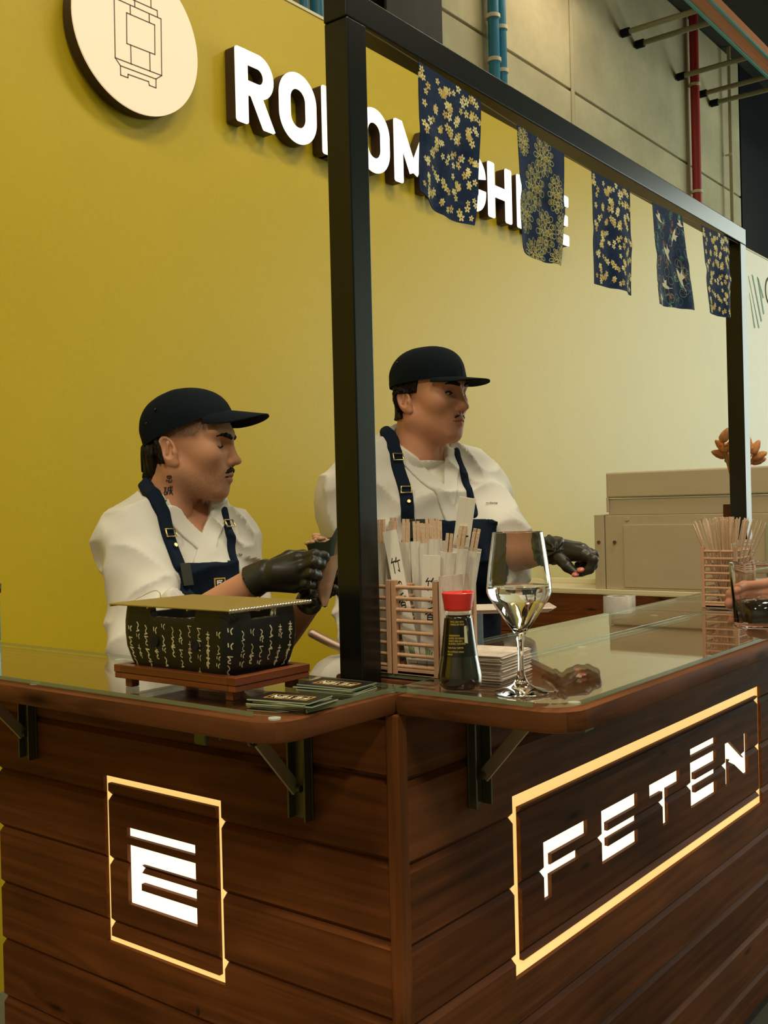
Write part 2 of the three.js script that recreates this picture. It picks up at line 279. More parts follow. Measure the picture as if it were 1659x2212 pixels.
// ---------------------------------------------------------------- lit sign on the yellow wall
{
  const SZ = WZ + 0.06;
  M.signface = std({ color: lin(0.9, 0.88, 0.8), emissive: lin(1.0, 0.97, 0.82), emissiveIntensity: 1.25, roughness: 0.5 });
  M.discface = std({ color: lin(0.55, 0.46, 0.36), emissive: lin(1.0, 0.76, 0.47), emissiveIntensity: 0.60, roughness: 0.5 });
  M.signside = std({ color: lin(0.045, 0.02, 0.010), roughness: 0.5 });
  const y0 = 2.905, H = 0.283, S = 0.064;
  const bar = (a, b, c, d, r = 0.012) => roundRect(a, b, c, d, r);
  const ring = (w, h, s) => { const o = roundRect(0, w, 0, h, Math.min(w, h) * 0.499); o.holes.push(roundRect(s, w - s, s, h - s, Math.min(w - 2 * s, h - 2 * s) * 0.499)); return o; };
  const quad = (...p) => poly(p);
  function arcBowl(x0, ya, yb, w) {   // right-hand bowl: outer half stadium with a counter
    const r = (yb - ya) / 2, o = new THREE.Shape();
    o.moveTo(x0, ya); o.lineTo(x0 + w - r, ya); o.absarc(x0 + w - r, ya + r, r, -Math.PI / 2, Math.PI / 2); o.lineTo(x0, yb); o.lineTo(x0, ya);
    const h = new THREE.Path(), q = r - S * 0.86; h.moveTo(x0, ya + S * 0.86); h.lineTo(x0, yb - S * 0.86); h.lineTo(x0 + w - r, yb - S * 0.86); h.absarc(x0 + w - r, ya + r, q, Math.PI / 2, -Math.PI / 2, true); h.lineTo(x0, ya + S * 0.86);
    o.holes.push(h); return o;
  }
  function cShape(w) { const R = w / 2, o = new THREE.Shape(), q = R - S; const e = 0.35;
    o.moveTo(w, H - R - 0.012); o.absarc(R, H - R, R, 0, Math.PI); o.lineTo(0, R); o.absarc(R, R, R, Math.PI, 2 * Math.PI); o.lineTo(w, R + 0.012); o.lineTo(w - S, R + 0.012); o.absarc(R, R, q, 2 * Math.PI, Math.PI, true); o.lineTo(S, H - R); o.absarc(R, H - R, q, Math.PI, 0, true); o.lineTo(w - S, H - R - 0.012); return o; }
  const letters = {
    R: [0.208, w => [bar(0, S, 0, H), arcBowl(S * 0.5, H * 0.40, H, w - S * 0.5 - 0.004), quad([0.072, H * 0.45], [0.138, H * 0.45], [w, 0.006], [w - 0.008, 0], [w - 0.06, 0], [w - 0.066, 0.004])]],
    O: [0.218, w => [ring(w, H, S)]],
    B: [0.205, w => [bar(0, S, 0, H), arcBowl(S * 0.5, H * 0.46, H, w - S * 0.5 - 0.012), arcBowl(S * 0.5, 0, H * 0.56, w - S * 0.5)]],
    M: [0.29, w => [bar(0, S, 0, H), bar(w - S, w, 0, H), quad([0, H - 0.012], [0.012, H], [0.06, H], [w / 2 + 0.028, H * 0.28], [w / 2 - 0.028, H * 0.2]), quad([w, H - 0.012], [w - 0.012, H], [w - 0.06, H], [w / 2 - 0.028, H * 0.28], [w / 2 + 0.028, H * 0.2])]],
    A: [0.235, w => [quad([0, 0], [S, 0], [w / 2 + 0.03, H], [w / 2 - 0.03, H]), quad([w, 0], [w - S, 0], [w / 2 - 0.03, H], [w / 2 + 0.03, H]), quad([0.05, 0.055], [w - 0.05, 0.055], [w - 0.06, 0.105], [0.06, 0.105])]],
    C: [0.209, w => [cShape(w)]],
    H: [0.231, w => [bar(0, S, 0, H), bar(w - S, w, 0, H), quad([S * 0.5, H / 2 - 0.03], [w - S * 0.5, H / 2 - 0.03], [w - S * 0.5, H / 2 + 0.03], [S * 0.5, H / 2 + 0.03])]],
    I: [0.064, w => [bar(0, S, 0, H)]],
    N: [0.225, w => [bar(0, S, 0, H), bar(w - S, w, 0, H), quad([0.004, H - 0.004], [0.058, H], [w - 0.004, 0.004], [w - 0.058, 0])]],
    E: [0.205, w => [bar(0, S, 0, H), bar(0, w, 0, S * 0.95), bar(0, w, H - S * 0.95, H), bar(0, w - 0.012, H / 2 - 0.03, H / 2 + 0.03)]],
  };
  const word = [['R', 1.498], ['O', 1.734], ['B', 1.988], ['O', 2.224], ['M', 2.477], ['A', 2.783], ['C', 3.03], ['H', 3.26], ['I', 3.545], ['N', 3.66], ['E', 3.915]];
  const which = ['first letter R of the wall sign', 'round second letter O of the wall sign', 'third letter B of the wall sign, mostly behind the black post', 'fourth letter O of the wall sign, just past the post', 'letter M of the wall sign, half behind the first cloth', 'letter A of the wall sign behind the first cloth', 'letter C of the wall sign beside the first cloth', 'letter H of the wall sign between two cloths', 'letter I of the wall sign behind the second cloth', 'letter N of the wall sign behind the second cloth', 'last letter E of the wall sign, peeking past the second cloth'];
  word.forEach(([c, x], i) => {
    const [w, f] = letters[c], shapes = f(w);
    const t = thing('sign_letter_' + c.toLowerCase(), 'glowing white ' + which[i], 'sign letter', [x, y0, WZ]);
    mesh('light_face', merge(shapes.map(s => extrude(s, 0.004, 0, 10).translate(0, 0, 0.056))), M.signface, t);
    mesh('letter_return', merge(shapes.map(s => extrude(s, 0.05, 0, 10).translate(0, 0, 0.0055))), M.signside, t);
    mesh('mounting_pin', merge([rod(V(0.03, 0.05, 0), V(0.03, 0.05, 0.01), 0.004), rod(V(0.03, H - 0.05, 0), V(0.03, H - 0.05, 0.01), 0.004)]), M.signside, t);
  });
  areaLight('sign_light', lin(1, 0.97, 0.82), 0.35, 2.62, 0.28, [2.81, y0 + H / 2, SZ + 0.02], [2.81, y0 + H / 2, 5]);
  // round light box with an outlined machine
  const cx = 1.043, cy = 3.068, R = 0.266;
  const t = thing('round_light_sign', 'round cream light box with an outlined machine drawn on it', 'sign', [cx, cy, WZ]);
  mesh('light_face', cyl(R, R, 0.006, 72).rotateX(Math.PI / 2).translate(0, 0, 0.057), M.discface, t);
  mesh('rim', cyl(R, R, 0.044, 72).rotateX(Math.PI / 2).translate(0, 0, 0.032), M.signside, t);
  mesh('mounting_block', cyl(0.1, 0.1, 0.012, 24).rotateX(Math.PI / 2).translate(0, 0, 0.006), M.signside, t);
  M.ink = std({ color: lin(0.13, 0.11, 0.065), roughness: 0.8 });
  const X = 1.043, Y = 3.068, line = (pts) => { const gs = []; for (let i = 0; i + 1 < pts.length; i++) { const a = pts[i], b = pts[i + 1], dx = b[0] - a[0], dy = b[1] - a[1], l = Math.hypot(dx, dy); gs.push(box(l + 0.0035, 0.0035, 0.0012).rotateZ(Math.atan2(dy, dx)).translate((a[0] + b[0]) / 2 - X, (a[1] + b[1]) / 2 - Y, 0.0606)); } return gs; };
  const L = [
    [[0.944, 3.158], [0.942, 2.958], [1.14, 2.96], [1.143, 3.158], [0.944, 3.158]],
    [[0.942, 2.958], [0.963, 2.938], [1.114, 2.94], [1.14, 2.96]],
    [[0.963, 2.938], [0.963, 2.907], [0.993, 2.907], [0.994, 2.919], [1.081, 2.921], [1.084, 2.909], [1.113, 2.909], [1.114, 2.94]],
    [[0.994, 3.126], [0.992, 3.022], [1.112, 3.024], [1.114, 3.127], [0.994, 3.126]],
    [[1.01, 3.156], [1.01, 3.127]], [[1.091, 3.156], [1.091, 3.127]], [[1.008, 3.022], [1.008, 2.958]], [[1.089, 3.023], [1.089, 2.959]],
    [[0.962, 3.158], [0.962, 3.180], [1.127, 3.181], [1.128, 3.16]], [[1.03, 3.18], [1.03, 3.16]],
    [[0.985, 3.181], [0.985, 3.21], [1.10, 3.21], [1.10, 3.181]],
  ];
  mesh('line_drawing', merge(L.flatMap(line)), M.ink, t).userData.label = 'dark outline drawing of a machine';
  areaLight('round_sign_light', lin(1, 0.8, 0.52), 0.25, 0.4, 0.4, [cx, cy, SZ + 0.02], [cx, cy, 5]);
}
// ---------------------------------------------------------------- counter with plank faces and cut-out light signs
const csg = new Evaluator(); csg.useGroups = false; csg.attributes = ['position', 'normal', 'uv'];
M.frameglow = std({ color: lin(0.9, 0.7, 0.4), emissive: lin(1.0, 0.62, 0.19), emissiveIntensity: 0.92, roughness: 0.5 });
M.letterglow = std({ color: lin(0.9, 0.9, 0.8), emissive: lin(1.0, 0.93, 0.66), emissiveIntensity: 1.35, roughness: 0.5 });
const ringShape = (x0, x1, y0, y1, t) => { const s = poly([[x0, y0], [x1, y0], [x1, y1], [x0, y1]]); s.holes.push(new THREE.Path([[x0 + t, y0 + t], [x0 + t, y1 - t], [x1 - t, y1 - t], [x1 - t, y0 + t]].map(p => new THREE.Vector2(...p)))); return s; };
const eShape = (x0, w, y0, y1, k) => poly([[x0, y0], [x0 + w, y0], [x0 + w, y0 + k[0]], [x0 + k[5], y0 + k[0]], [x0 + k[5], y0 + k[1]], [x0 + w, y0 + k[1]], [x0 + w, y0 + k[2]], [x0 + k[5], y0 + k[2]], [x0 + k[5], y0 + k[3]], [x0 + w, y0 + k[3]], [x0 + w, y1], [x0, y1]]);
const EK = [0.031, 0.037 + 0.003, 0.055, 0.067, 0, 0.029];
const frontCuts = {
  frame: [ringShape(0.337, 1.679, 0.583, 0.914, 0.026)],
  letters: [
    poly([[0.445, 0.692], [0.473, 0.692], [0.473, 0.734], [0.585, 0.734], [0.585, 0.751], [0.476, 0.751], [0.476, 0.772], [0.623, 0.772], [0.623, 0.802], [0.445, 0.802]]),
    poly([[0.686, 0.692], [0.859, 0.692], [0.859, 0.722], [0.714, 0.722], [0.714, 0.738], [0.859, 0.738], [0.859, 0.754], [0.714, 0.754], [0.714, 0.771], [0.862, 0.771], [0.862, 0.802], [0.686, 0.802]]),
    poly([[0.995, 0.692], [1.025, 0.692], [1.025, 0.772], [1.097, 0.772], [1.097, 0.802], [0.924, 0.802], [0.924, 0.772], [0.995, 0.772]]),
    poly([[1.162, 0.692], [1.333, 0.692], [1.333, 0.724], [1.19, 0.724], [1.19, 0.740], [1.334, 0.740], [1.334, 0.756], [1.19, 0.756], [1.19, 0.772], [1.335, 0.772], [1.335, 0.802], [1.162, 0.802]]),
    poly([[1.164, 0.816], [1.337, 0.816], [1.337, 0.835], [1.164, 0.835]]),
    poly([[1.397, 0.692], [1.423, 0.692], [1.423, 0.758], [1.54, 0.692], [1.568, 0.692], [1.568, 0.803], [1.54, 0.803], [1.54, 0.738], [1.43, 0.803], [1.397, 0.803]]),
  ],
};
const endCuts = {   // drawn in u = z
  frame: [ringShape(-0.733, -0.397, 0.595, 0.925, 0.0145)],
  letters: [
    poly([[-0.664, 0.684], [-0.467, 0.684], [-0.467, 0.718], [-0.623, 0.718], [-0.623, 0.731], [-0.467, 0.731], [-0.467, 0.751], [-0.623, 0.751], [-0.623, 0.766], [-0.468, 0.766], [-0.468, 0.800], [-0.664, 0.800]]),
    poly([[-0.664, 0.814], [-0.468, 0.814], [-0.468, 0.833], [-0.664, 0.833]]),
  ],
};
{
  const counter = thing('bar_counter', 'dark-stained plank bar counter with glowing cut-out signs in its faces', 'counter');
  const TH = 0.020, CH = 0.0092;
  const cutter = (cuts, turn) => { const g = merge([...cuts.frame, ...cuts.letters].map(s => extrude(s, 0.06).translate(0, 0, -0.03))); if (turn) g.rotateY(-Math.PI / 2); return new Brush(g); };
  // board profile in (depth, height); the face at depth 0
  function board(len, h, turn, cut, ylo, start) {
    const s = poly([[-TH, 0], [-CH, 0], [0, CH], [0, h - CH], [-CH, h], [-TH, h]]);
    let g = new THREE.ExtrudeGeometry(s, { depth: len, bevelEnabled: false }); // depth axis -> z; x = depth, y = height
    if (turn) g.scale(-1, 1, 1), g.index || 0, g.translate(0, ylo, start);     // end face: normal -x, length along z
    else g.rotateY(-Math.PI / 2).scale(1, 1, 1), g.translate(0, 0, 0);
    if (turn) { const p = g.attributes.position; for (let i = 0; i < p.count; i += 3) { for (const a of ['position', 'normal', 'uv']) { const A = g.attributes[a], k = A.itemSize; for (let q = 0; q < k; q++) { const t = A.array[(i + 1) * k + q]; A.array[(i + 1) * k + q] = A.array[(i + 2) * k + q]; A.array[(i + 2) * k + q] = t; } } } g.computeVertexNormals(); }
    else { // after rotateY(-90): x' = -z, z' = x -> length runs to -x: mirror back by shifting
      g.translate(len + start, ylo, 0); g.computeVertexNormals();
    }
    if (!cut) return g;
    const b = new Brush(g); b.updateMatrixWorld(); cut.updateMatrixWorld();
    const r = csg.evaluate(b, cut, SUBTRACTION);
    return r.geometry;
  }
  const fc = cutter(frontCuts, false), ec = cutter({ frame: endCuts.frame, letters: endCuts.letters }, false);
  // end cutter: u = z must run along z; shape drawn in x -> rotate so that x becomes z
  ec.geometry.rotateY(-Math.PI / 2);
  const seamsF = [0.03, 0.115, 0.242, 0.368, 0.494, 0.620, 0.746, 0.875, 1.008, 1.118], seamsE = [0.03, 0.13, 0.257, 0.384, 0.510, 0.635, 0.759, 0.886, 1.014, 1.118];
  const mats = [M.stain, M.stainB, M.stainC];
  for (let i = 0; i + 1 < seamsF.length; i++) {
    const hit = seamsF[i + 1] > 0.57 && seamsF[i] < 0.93;
    const g = board(3.1, seamsF[i + 1] - seamsF[i] - 0.0008, false, hit ? fc : null, seamsF[i], 0.024);
    mesh('board', grainUV(g, 'x', 1.5, i * 0.77, i * 0.31), mats[(i * 2) % 3], counter);
  }
  for (let i = 0; i + 1 < seamsE.length; i++) {
    const hit = seamsE[i + 1] > 0.58 && seamsE[i] < 0.94;
    const g = board(1.098, seamsE[i + 1] - seamsE[i] - 0.0008, true, hit ? ec : null, seamsE[i], -1.105);
    mesh('board', grainUV(g, 'z', 1.5, i * 0.53 + 0.4, i * 0.27 + 0.1), mats[(i * 2 + 1) % 3], counter);
  }
  mesh('corner_post', grainUV(merge([rbox2(-0.002, 0.0225, 0.0, 1.118, -0.02, 0.005, 0.003)]), 'y', 1.5, 0.3), M.stainC, counter);
  mesh('carcass', merge([box2(0.0205, 0.04, 0, 1.117, -1.10, -0.02), box2(0.04, 3.12, 0, 1.117, -0.062, -0.0205)]), M.carcass, counter);
  mesh('plinth', merge([box2(0.01, 3.12, 0, 0.03, -0.03, -0.012), box2(0.012, 0.03, 0, 0.03, -1.1, -0.03)]), M.carcass, counter);
  // acrylic light panels set into the cut-outs
  const front = (shapes, m, n, l) => { mesh(n, merge(shapes.map(s => extrude(s, 0.003).translate(0, 0, -0.0115))), m, counter).userData.label = l; };
  front(frontCuts.frame, M.frameglow, 'sign_light_frame', 'glowing yellow outline of the long sign');
  frontCuts.letters.forEach((s, i) => front([s], M.letterglow, 'sign_light_letter', 'glowing letter of the long sign'));
  const end = (shapes, m, n, l) => { mesh(n, merge(shapes.map(s => extrude(s, 0.003).rotateY(-Math.PI / 2).translate(0.0115, 0, 0))), m, counter).userData.label = l; };
  end(endCuts.frame, M.frameglow, 'sign_light_frame', 'glowing yellow square outline on the end face');
  endCuts.letters.forEach(s => end([s], M.letterglow, 'sign_light_letter', 'glowing barred E on the end face'));
  areaLight('counter_sign_light', lin(1, 0.85, 0.5), 0.30, 1.3, 0.3, [1.0, 0.75, 0.012], [1.0, 0.75, 3]);
  areaLight('counter_end_sign_light', lin(1, 0.85, 0.5), 0.30, 0.3, 0.3, [-0.012, 0.76, -0.565], [-3, 0.76, -0.565]);
  // dark nail holes and knots in the end face
  const hole = at(428, 2185, 'x', 0);
  mesh('knot_hole', new THREE.SphereGeometry(0.006, 12, 8).scale(0.25, 1.3, 0.7).translate(-0.0005, hole.y, hole.z), M.carcass, counter);
}
// fold-up shelves
const TOPW = 1.150, GL0 = 1.1525, GL1 = 1.1588;
function shelfBoard(shape, m, along) {   // shape in (x, -z), thickness 0.032 under TOPW
  const g = extrude(shape, 0.032, 0.006, 10).rotateX(-Math.PI / 2).translate(0, TOPW - 0.032, 0);
  return grainUV(toCreasedNormals(g, 0.7), along, 1.5, along === 'x' ? 0.2 : 0.7, 0.35);
}
{
  const endShelf = roundRect(-0.262, 0.036, 0.004, 1.32, [0.055, 0, 0, 0]);
  tag(mesh('wooden_shelf', shelfBoard(endShelf, M.shelf, 'z'), M.shelf), 'brown wooden fold-out shelf on the end face, under the black grill', 'shelf');
  const frontShelf = roundRect(0.002, 2.55, -0.300, -0.001, [0.055, 0.03, 0, 0]);
  tag(mesh('wooden_shelf', shelfBoard(frontShelf, M.shelf, 'x'), M.shelf), 'long brown wooden fold-out shelf on the front face, under the wine glass', 'shelf');
  const inner = roundRect(0.108, 2.7, 0.004, 0.215, [0.004, 0.004, 0.004, 0.004]);
  tag(mesh('wooden_worktop', shelfBoard(inner, M.shelf, 'x'), M.shelf), 'narrow brown wooden counter top behind the front shelf, under the chopstick racks', 'counter top');
  const sheet = (shape) => extrude(shape, GL1 - GL0, 0.0012, 10).rotateX(-Math.PI / 2).translate(0, GL0, 0);
  M.glassedge = phys({ color: lin(0.42, 0.50, 0.32), transmission: 0.6, thickness: 0, roughness: 0.25, ior: 1.5 });
  M.bumper = phys({ color: lin(0.9, 0.92, 0.9), transmission: 0.4, thickness: 0, roughness: 0.2 });
  function glassSheet(label, shape, bumpers, edges) {
    const t = thing('glass_sheet', label, 'glass sheet');
    mesh('pane', sheet(shape), M.pane, t);
    mesh('ground_edge', merge(edges.map(e => box2(...e))), M.glassedge, t).userData.label = 'pale green ground edge';
    for (const [x, z] of bumpers) mesh('bumper', cyl(0.009, 0.009, GL0 - TOPW, 14).translate(x, (TOPW + GL0) / 2, z), M.bumper, t);
  }
  const e = 0.0006;
  glassSheet('clear glass sheet on the end shelf, under the black grill', roundRect(-0.244, 0.034, 0.012, 1.30, [0.05, 0, 0, 0]), [[-0.235, -0.03], [0.02, -0.022], [-0.234, -0.6], [0.02, -0.7]],
    [[-0.244 - e, -0.244, GL0, GL1, -1.30, -0.062], [-0.19, 0.034, GL0, GL1, -0.012, -0.012 + e], [0.034, 0.034 + e, GL0, GL1, -1.3, -0.012]]);
  glassSheet('clear glass sheet on the front shelf, under the wine glass', roundRect(0.012, 2.53, -0.286, 0.008, [0.05, 0.03, 0, 0]), [[0.032, 0.01], [0.075, 0.268], [0.6, 0.27], [1.2, 0.27], [0.6, 0.01]],
    [[0.062, 2.5, GL0, GL1, 0.286, 0.286 + e], [0.012 - e, 0.012, GL0, GL1, -0.008, 0.236], [0.012, 2.53, GL0, GL1, -0.008 - e, -0.008]]);
  glassSheet('clear glass sheet on the inner counter top, under the chopstick racks', roundRect(0.116, 1.885, 0.012, 0.205, 0), [[0.13, -0.03], [0.13, -0.18], [1.2, -0.1]],
    [[0.116 - e, 0.116, GL0, GL1, -0.205, -0.012], [0.116, 1.885, GL0, GL1, -0.205 - e, -0.205]]);
}
// folding brackets
function bracket(label, pos, turn, side) {   // built against a face: x along the face, z out of it
  const t = thing('folding_bracket', label, 'bracket', pos, turn, null);
  delete t.userData.group;
  mesh('wall_rail', merge([rbox2(-0.022, 0.022, -0.19, -0.002, 0.0, 0.004, 0.001, 1), rbox2(0.018, 0.022, -0.19, -0.002, 0.004, 0.022, 0.001, 1), rbox2(-0.022, -0.018, -0.19, -0.002, 0.004, 0.018, 0.001, 1)]), M.steel, t);
  mesh('shelf_arm', merge([rbox2(-0.017, 0.017, -0.006, -0.001, 0.006, 0.20, 0.001, 1), rbox2(0.014, 0.017, -0.022, -0.006, 0.006, 0.20, 0.001, 1)]), M.steel, t);
  const strut = rbox(0.005, 0.17, 0.022, 0.001, 1).rotateX(0.72).translate(0.0, -0.075, 0.074);
  mesh('strut', strut, M.strut, t);
  mesh('pivot_bolt', merge([rod(V(-0.012, -0.018, 0.118), V(0.012, -0.018, 0.118), 0.009), rod(V(-0.012, -0.136, 0.02), V(0.012, -0.136, 0.02), 0.006)]), M.steel, t);
  mesh('release_lever', tube([V(0.006, -0.024, 0.12), V(0.006, -0.04, 0.13), V(0.006, -0.046, 0.118), V(0.006, -0.036, 0.108)], 0.0028, 12, 6), M.steel, t);
  shadows(t); return t;
}
const TB = TOPW - 0.032;
bracket('dark steel folding bracket under the end shelf, nearest the counter corner', [-0.0005, TB, -0.195], -Math.PI / 2);
bracket('dark steel folding bracket under the end shelf, far from the counter corner', [-0.0005, TB, -0.975], -Math.PI / 2);
bracket('dark steel folding bracket under the front shelf, beside the counter corner', [0.215, TB, 0.0005], 0);
bracket('dark steel folding bracket at the far end of the front shelf', [1.9, TB, 0.0005], 0);
M.catch = std({ color: lin(0.10, 0.13, 0.05), metalness: 0.6, roughness: 0.4 });
{
  const t = thing('shelf_catch', 'small greenish metal catch under the end shelf', 'catch', [-0.21, TB, -0.185]);
  mesh('plate', rbox2(-0.025, 0.03, -0.004, 0, -0.012, 0.012, 0.001, 1), M.catch, t); mesh('hook', rbox2(-0.025, -0.018, -0.022, -0.004, -0.012, 0.012, 0.002, 1), M.catch, t);
  const u = thing('shelf_catch', 'small greenish metal catch under the front shelf', 'catch', [0.135, TB, 0.235]);
  mesh('plate', rbox2(-0.016, 0.016, -0.004, 0, -0.03, 0.025, 0.001, 1), M.catch, u); mesh('hook', rbox2(-0.016, 0.016, -0.02, -0.004, 0.016, 0.025, 0.002, 1), M.catch, u);
}
// ---------------------------------------------------------------- black frame, string and cloths
const BZ = -0.10, BS = 0.05;
{
  const t = thing('stall_frame', 'black steel frame of two posts and a top beam over the counter', 'frame');
  mesh('post', rbox2(0.045, 0.045 + BS, 0, 2.243, BZ - BS, BZ, 0.003), M.black, t);
  mesh('post', rbox2(1.892, 1.892 + BS, TOPW + 0.0003, 2.214, BZ - BS, BZ, 0.003), M.black, t);
  // beam sits on both posts and drops 3 cm over its run
  const g = rbox(1.90, BS, BS, 0.003).rotateZ(-Math.atan2(0.029, 1.87)).translate((0.045 + 1.942) / 2, 2.2535, BZ - BS / 2);
  mesh('beam', g, M.black, t);
}
// ---------------------------------------------------------------- string and cloths under the beam
const beamY = x => 2.243 - 0.0155 * (x - 0.045);
const stringY = x => beamY(x) - 0.003 - 0.027 * Math.pow(Math.sin(Math.PI * clamp((x - 0.095) / 1.797, 0, 1)), 1.5);
{
  const pts = []; for (let i = 0; i <= 30; i++) { const x = 0.095 + 1.797 * i / 30; pts.push(V(x, stringY(x), BZ - 0.006)); }
  tag(mesh('hanging_string', tube(pts, 0.0011, 90, 5), std({ color: lin(0.25, 0.2, 0.1), roughness: 0.9 })), 'thin string stretched between the posts below the beam', 'string');
}
function flower(x, cx, cy, r, a0, col) {
  x.fillStyle = col;
  for (let k = 0; k < 5; k++) { const a = a0 + k * Math.PI * 2 / 5; x.save(); x.translate(cx + Math.cos(a) * r * 0.62, cy + Math.sin(a) * r * 0.62); x.rotate(a); x.beginPath(); x.ellipse(0, 0, r * 0.46, r * 0.30, 0, 0, 7); x.fill(); x.restore(); }
}
const navy = '#15284a';
function clothBase(x, w, h) {
  x.fillStyle = navy; x.fillRect(0, 0, w, h); x.strokeStyle = 'rgba(74,104,136,0.45)'; x.lineWidth = 1.4;
  for (let i = 0; i < 150; i++) { const a = rr(0, w), b = rr(0, h); for (let k = 1; k < 4; k++) { x.beginPath(); x.arc(a, b, k * 6, Math.PI, 2 * Math.PI); x.stroke(); } }
}
const sakura = canvasTex(640, 832, (x, w, h) => {
  clothBase(x, w, h);
  for (let j = 0; j < 9; j++) for (let i = 0; i < 6; i++) {
    const cx = (i + 0.5 + (j % 2) * 0.5) * w / 6 + rr(-30, 30), cy = (j + 0.5) * h / 9 + rr(-24, 24), n = 1 + (rnd() * 4 | 0);
    for (let k = 0; k < n; k++) flower(x, cx + rr(-36, 36), cy + rr(-30, 30), rr(18, 28), rr(0, 6), ['#e6d690', '#dccb80', '#d2b468', '#efe5ac'][rnd() * 4 | 0]);
  }
});
const peony = canvasTex(640, 832, (x, w, h) => {
  clothBase(x, w, h); x.lineWidth = 3.2;
  const spots = [[70, 90, 70, 90], [350, 110, 120, 120], [230, 350, 120, 150], [520, 330, 90, 130], [90, 560, 110, 130], [380, 620, 110, 140], [590, 590, 80, 130], [250, 800, 120, 90], [560, 800, 110, 80]];
  for (const [cx, cy, rx, ry] of spots) {
    x.fillStyle = 'rgba(120,122,70,0.35)'; x.beginPath(); for (let k = 0; k <= 40; k++) { const a = k / 40 * Math.PI * 2, q = 1 + 0.08 * Math.sin(a * 11); x.lineTo(cx + Math.cos(a) * rx * q, cy + Math.sin(a) * ry * q); } x.fill();
    for (let ringn = 0; ringn < 5; ringn++) { const n = 5 + ringn * 2, f = 0.15 + ringn * 0.2; for (let k = 0; k < n; k++) { const a = k / n * 6.283 + ringn; x.strokeStyle = ['#d6c878', '#c9b863', '#e2d99c'][k % 3]; x.fillStyle = k % 2 ? 'rgba(22,40,66,0.85)' : 'rgba(190,172,92,0.3)'; x.beginPath(); x.ellipse(cx + Math.cos(a) * rx * f, cy + Math.sin(a) * ry * f, rx * 0.19, ry * 0.13, a, 0, 7); x.fill(); x.stroke(); } }
  }
});
const crane = canvasTex(640, 832, (x, w, h) => {
  clothBase(x, w, h);
  for (let i = 0; i < 46; i++) { x.strokeStyle = ['#b9a763', '#7fa08a', '#c8ba7c', '#4f7f78'][i % 4]; x.lineWidth = 3; let a = rr(0, w), b = rr(0, h), t = rr(0, 6); x.beginPath(); x.moveTo(a, b); for (let k = 0; k < 14; k++) { t += rr(0.2, 0.75); a += Math.cos(t) * 18; b += Math.sin(t) * 18; x.lineTo(a, b); } x.stroke(); }
  for (let i = 0; i < 26; i++) { const a = rr(0, w), b = rr(0, h), t = rr(0, 6); x.strokeStyle = ['#4c9a78', '#b27a52', '#7fc0a0'][i % 3]; x.lineWidth = 4; for (let k = 0; k < 5; k++) { x.beginPath(); x.moveTo(a, b); x.lineTo(a + Math.cos(t + k * 0.5) * 46, b + Math.sin(t + k * 0.5) * 46); x.stroke(); } }
  for (const [cx, cy, s, t] of [[110, 110, 1, 0.4], [420, 200, 1.2, 2.2], [250, 380, 1.2, 0.8], [470, 560, 1.3, 1.2], [200, 660, 1.1, 0.2], [80, 790, 1, 1.0], [560, 90, 0.9, 0.1]]) { x.save(); x.translate(cx, cy); x.rotate(t); x.scale(s, s); x.fillStyle = '#dcd9bd'; x.beginPath(); x.ellipse(0, 0, 62, 15, 0, 0, 7); x.fill(); x.beginPath(); x.moveTo(-10, 0); x.lineTo(-44, -58); x.lineTo(-16, -40); x.lineTo(14, -52); x.lineTo(24, 0); x.fill(); x.lineWidth = 5; x.strokeStyle = '#dcd9bd'; x.beginPath(); x.moveTo(56, 0); x.lineTo(100, -12); x.stroke(); x.fillStyle = '#8d8a70'; x.fillRect(-66, -6, 14, 12); x.restore(); }
});
function clothGeo(tl, tr, bl, br, bulge, ph) {
  const NX = 22, NY = 28, top = [], gs = [];
  const pt = (u, v) => {
    const t = [tl[0] + (tr[0] - tl[0]) * u, 0], b = [bl[0] + (br[0] - bl[0]) * u, bl[1] + (br[1] - bl[1]) * u];
    const tx = t[0], ty = stringY(tx) - 0.0005;
    const x = tx + (b[0] - tx) * (v * v * 0.4 + v * 0.6) + 0.0025 * Math.sin(v * 9 + ph) * (2 * u - 1) * v;
    const y = ty + (b[1] + 0.012 * Math.sin(u * 3.1 + 0.2) * bulge - ty) * v;
    const z = BZ - 0.002 + 0.007 * v * Math.sin(u * 7 + ph + v * 0.8) + 0.003 * v * Math.sin(u * 13 + ph * 2) + 0.004 * Math.exp(-Math.pow((u - 0.5) * 12, 2)) * v + 0.004 * Math.exp(-Math.pow((v - 0.52) * 16, 2)) * Math.sin(u * 6 + ph);
    return [x, y, z];
  };
  const pos = [], uv = [], idx = [], TH = 0.0007;
  for (const s of [0, 1]) for (let j = 0; j <= NY; j++) for (let i = 0; i <= NX; i++) { const p = pt(i / NX, j / NY); pos.push(p[0], p[1], p[2] + (s ? -TH : TH)); uv.push(i / NX, 1 - j / NY); }
  const W = NX + 1, O = W * (NY + 1);
  for (let j = 0; j < NY; j++) for (let i = 0; i < NX; i++) { const a = j * W + i; idx.push(a, a + W, a + 1, a + 1, a + W, a + W + 1, a + O, a + 1 + O, a + W + O, a + 1 + O, a + W + 1 + O, a + W + O); }
  const rim = (a, b) => idx.push(a, b, a + O, b, b + O, a + O);
  for (let i = 0; i < NX; i++) { rim(NY * W + i, NY * W + i + 1); } for (let j = 0; j < NY; j++) { rim(j * W, (j + 1) * W); rim((j + 1) * W + NX, j * W + NX); }
  const g = new THREE.BufferGeometry(); g.setAttribute('position', new THREE.Float32BufferAttribute(pos, 3)); g.setAttribute('uv', new THREE.Float32BufferAttribute(uv, 2)); g.setIndex(idx); g.computeVertexNormals(); return g;
}
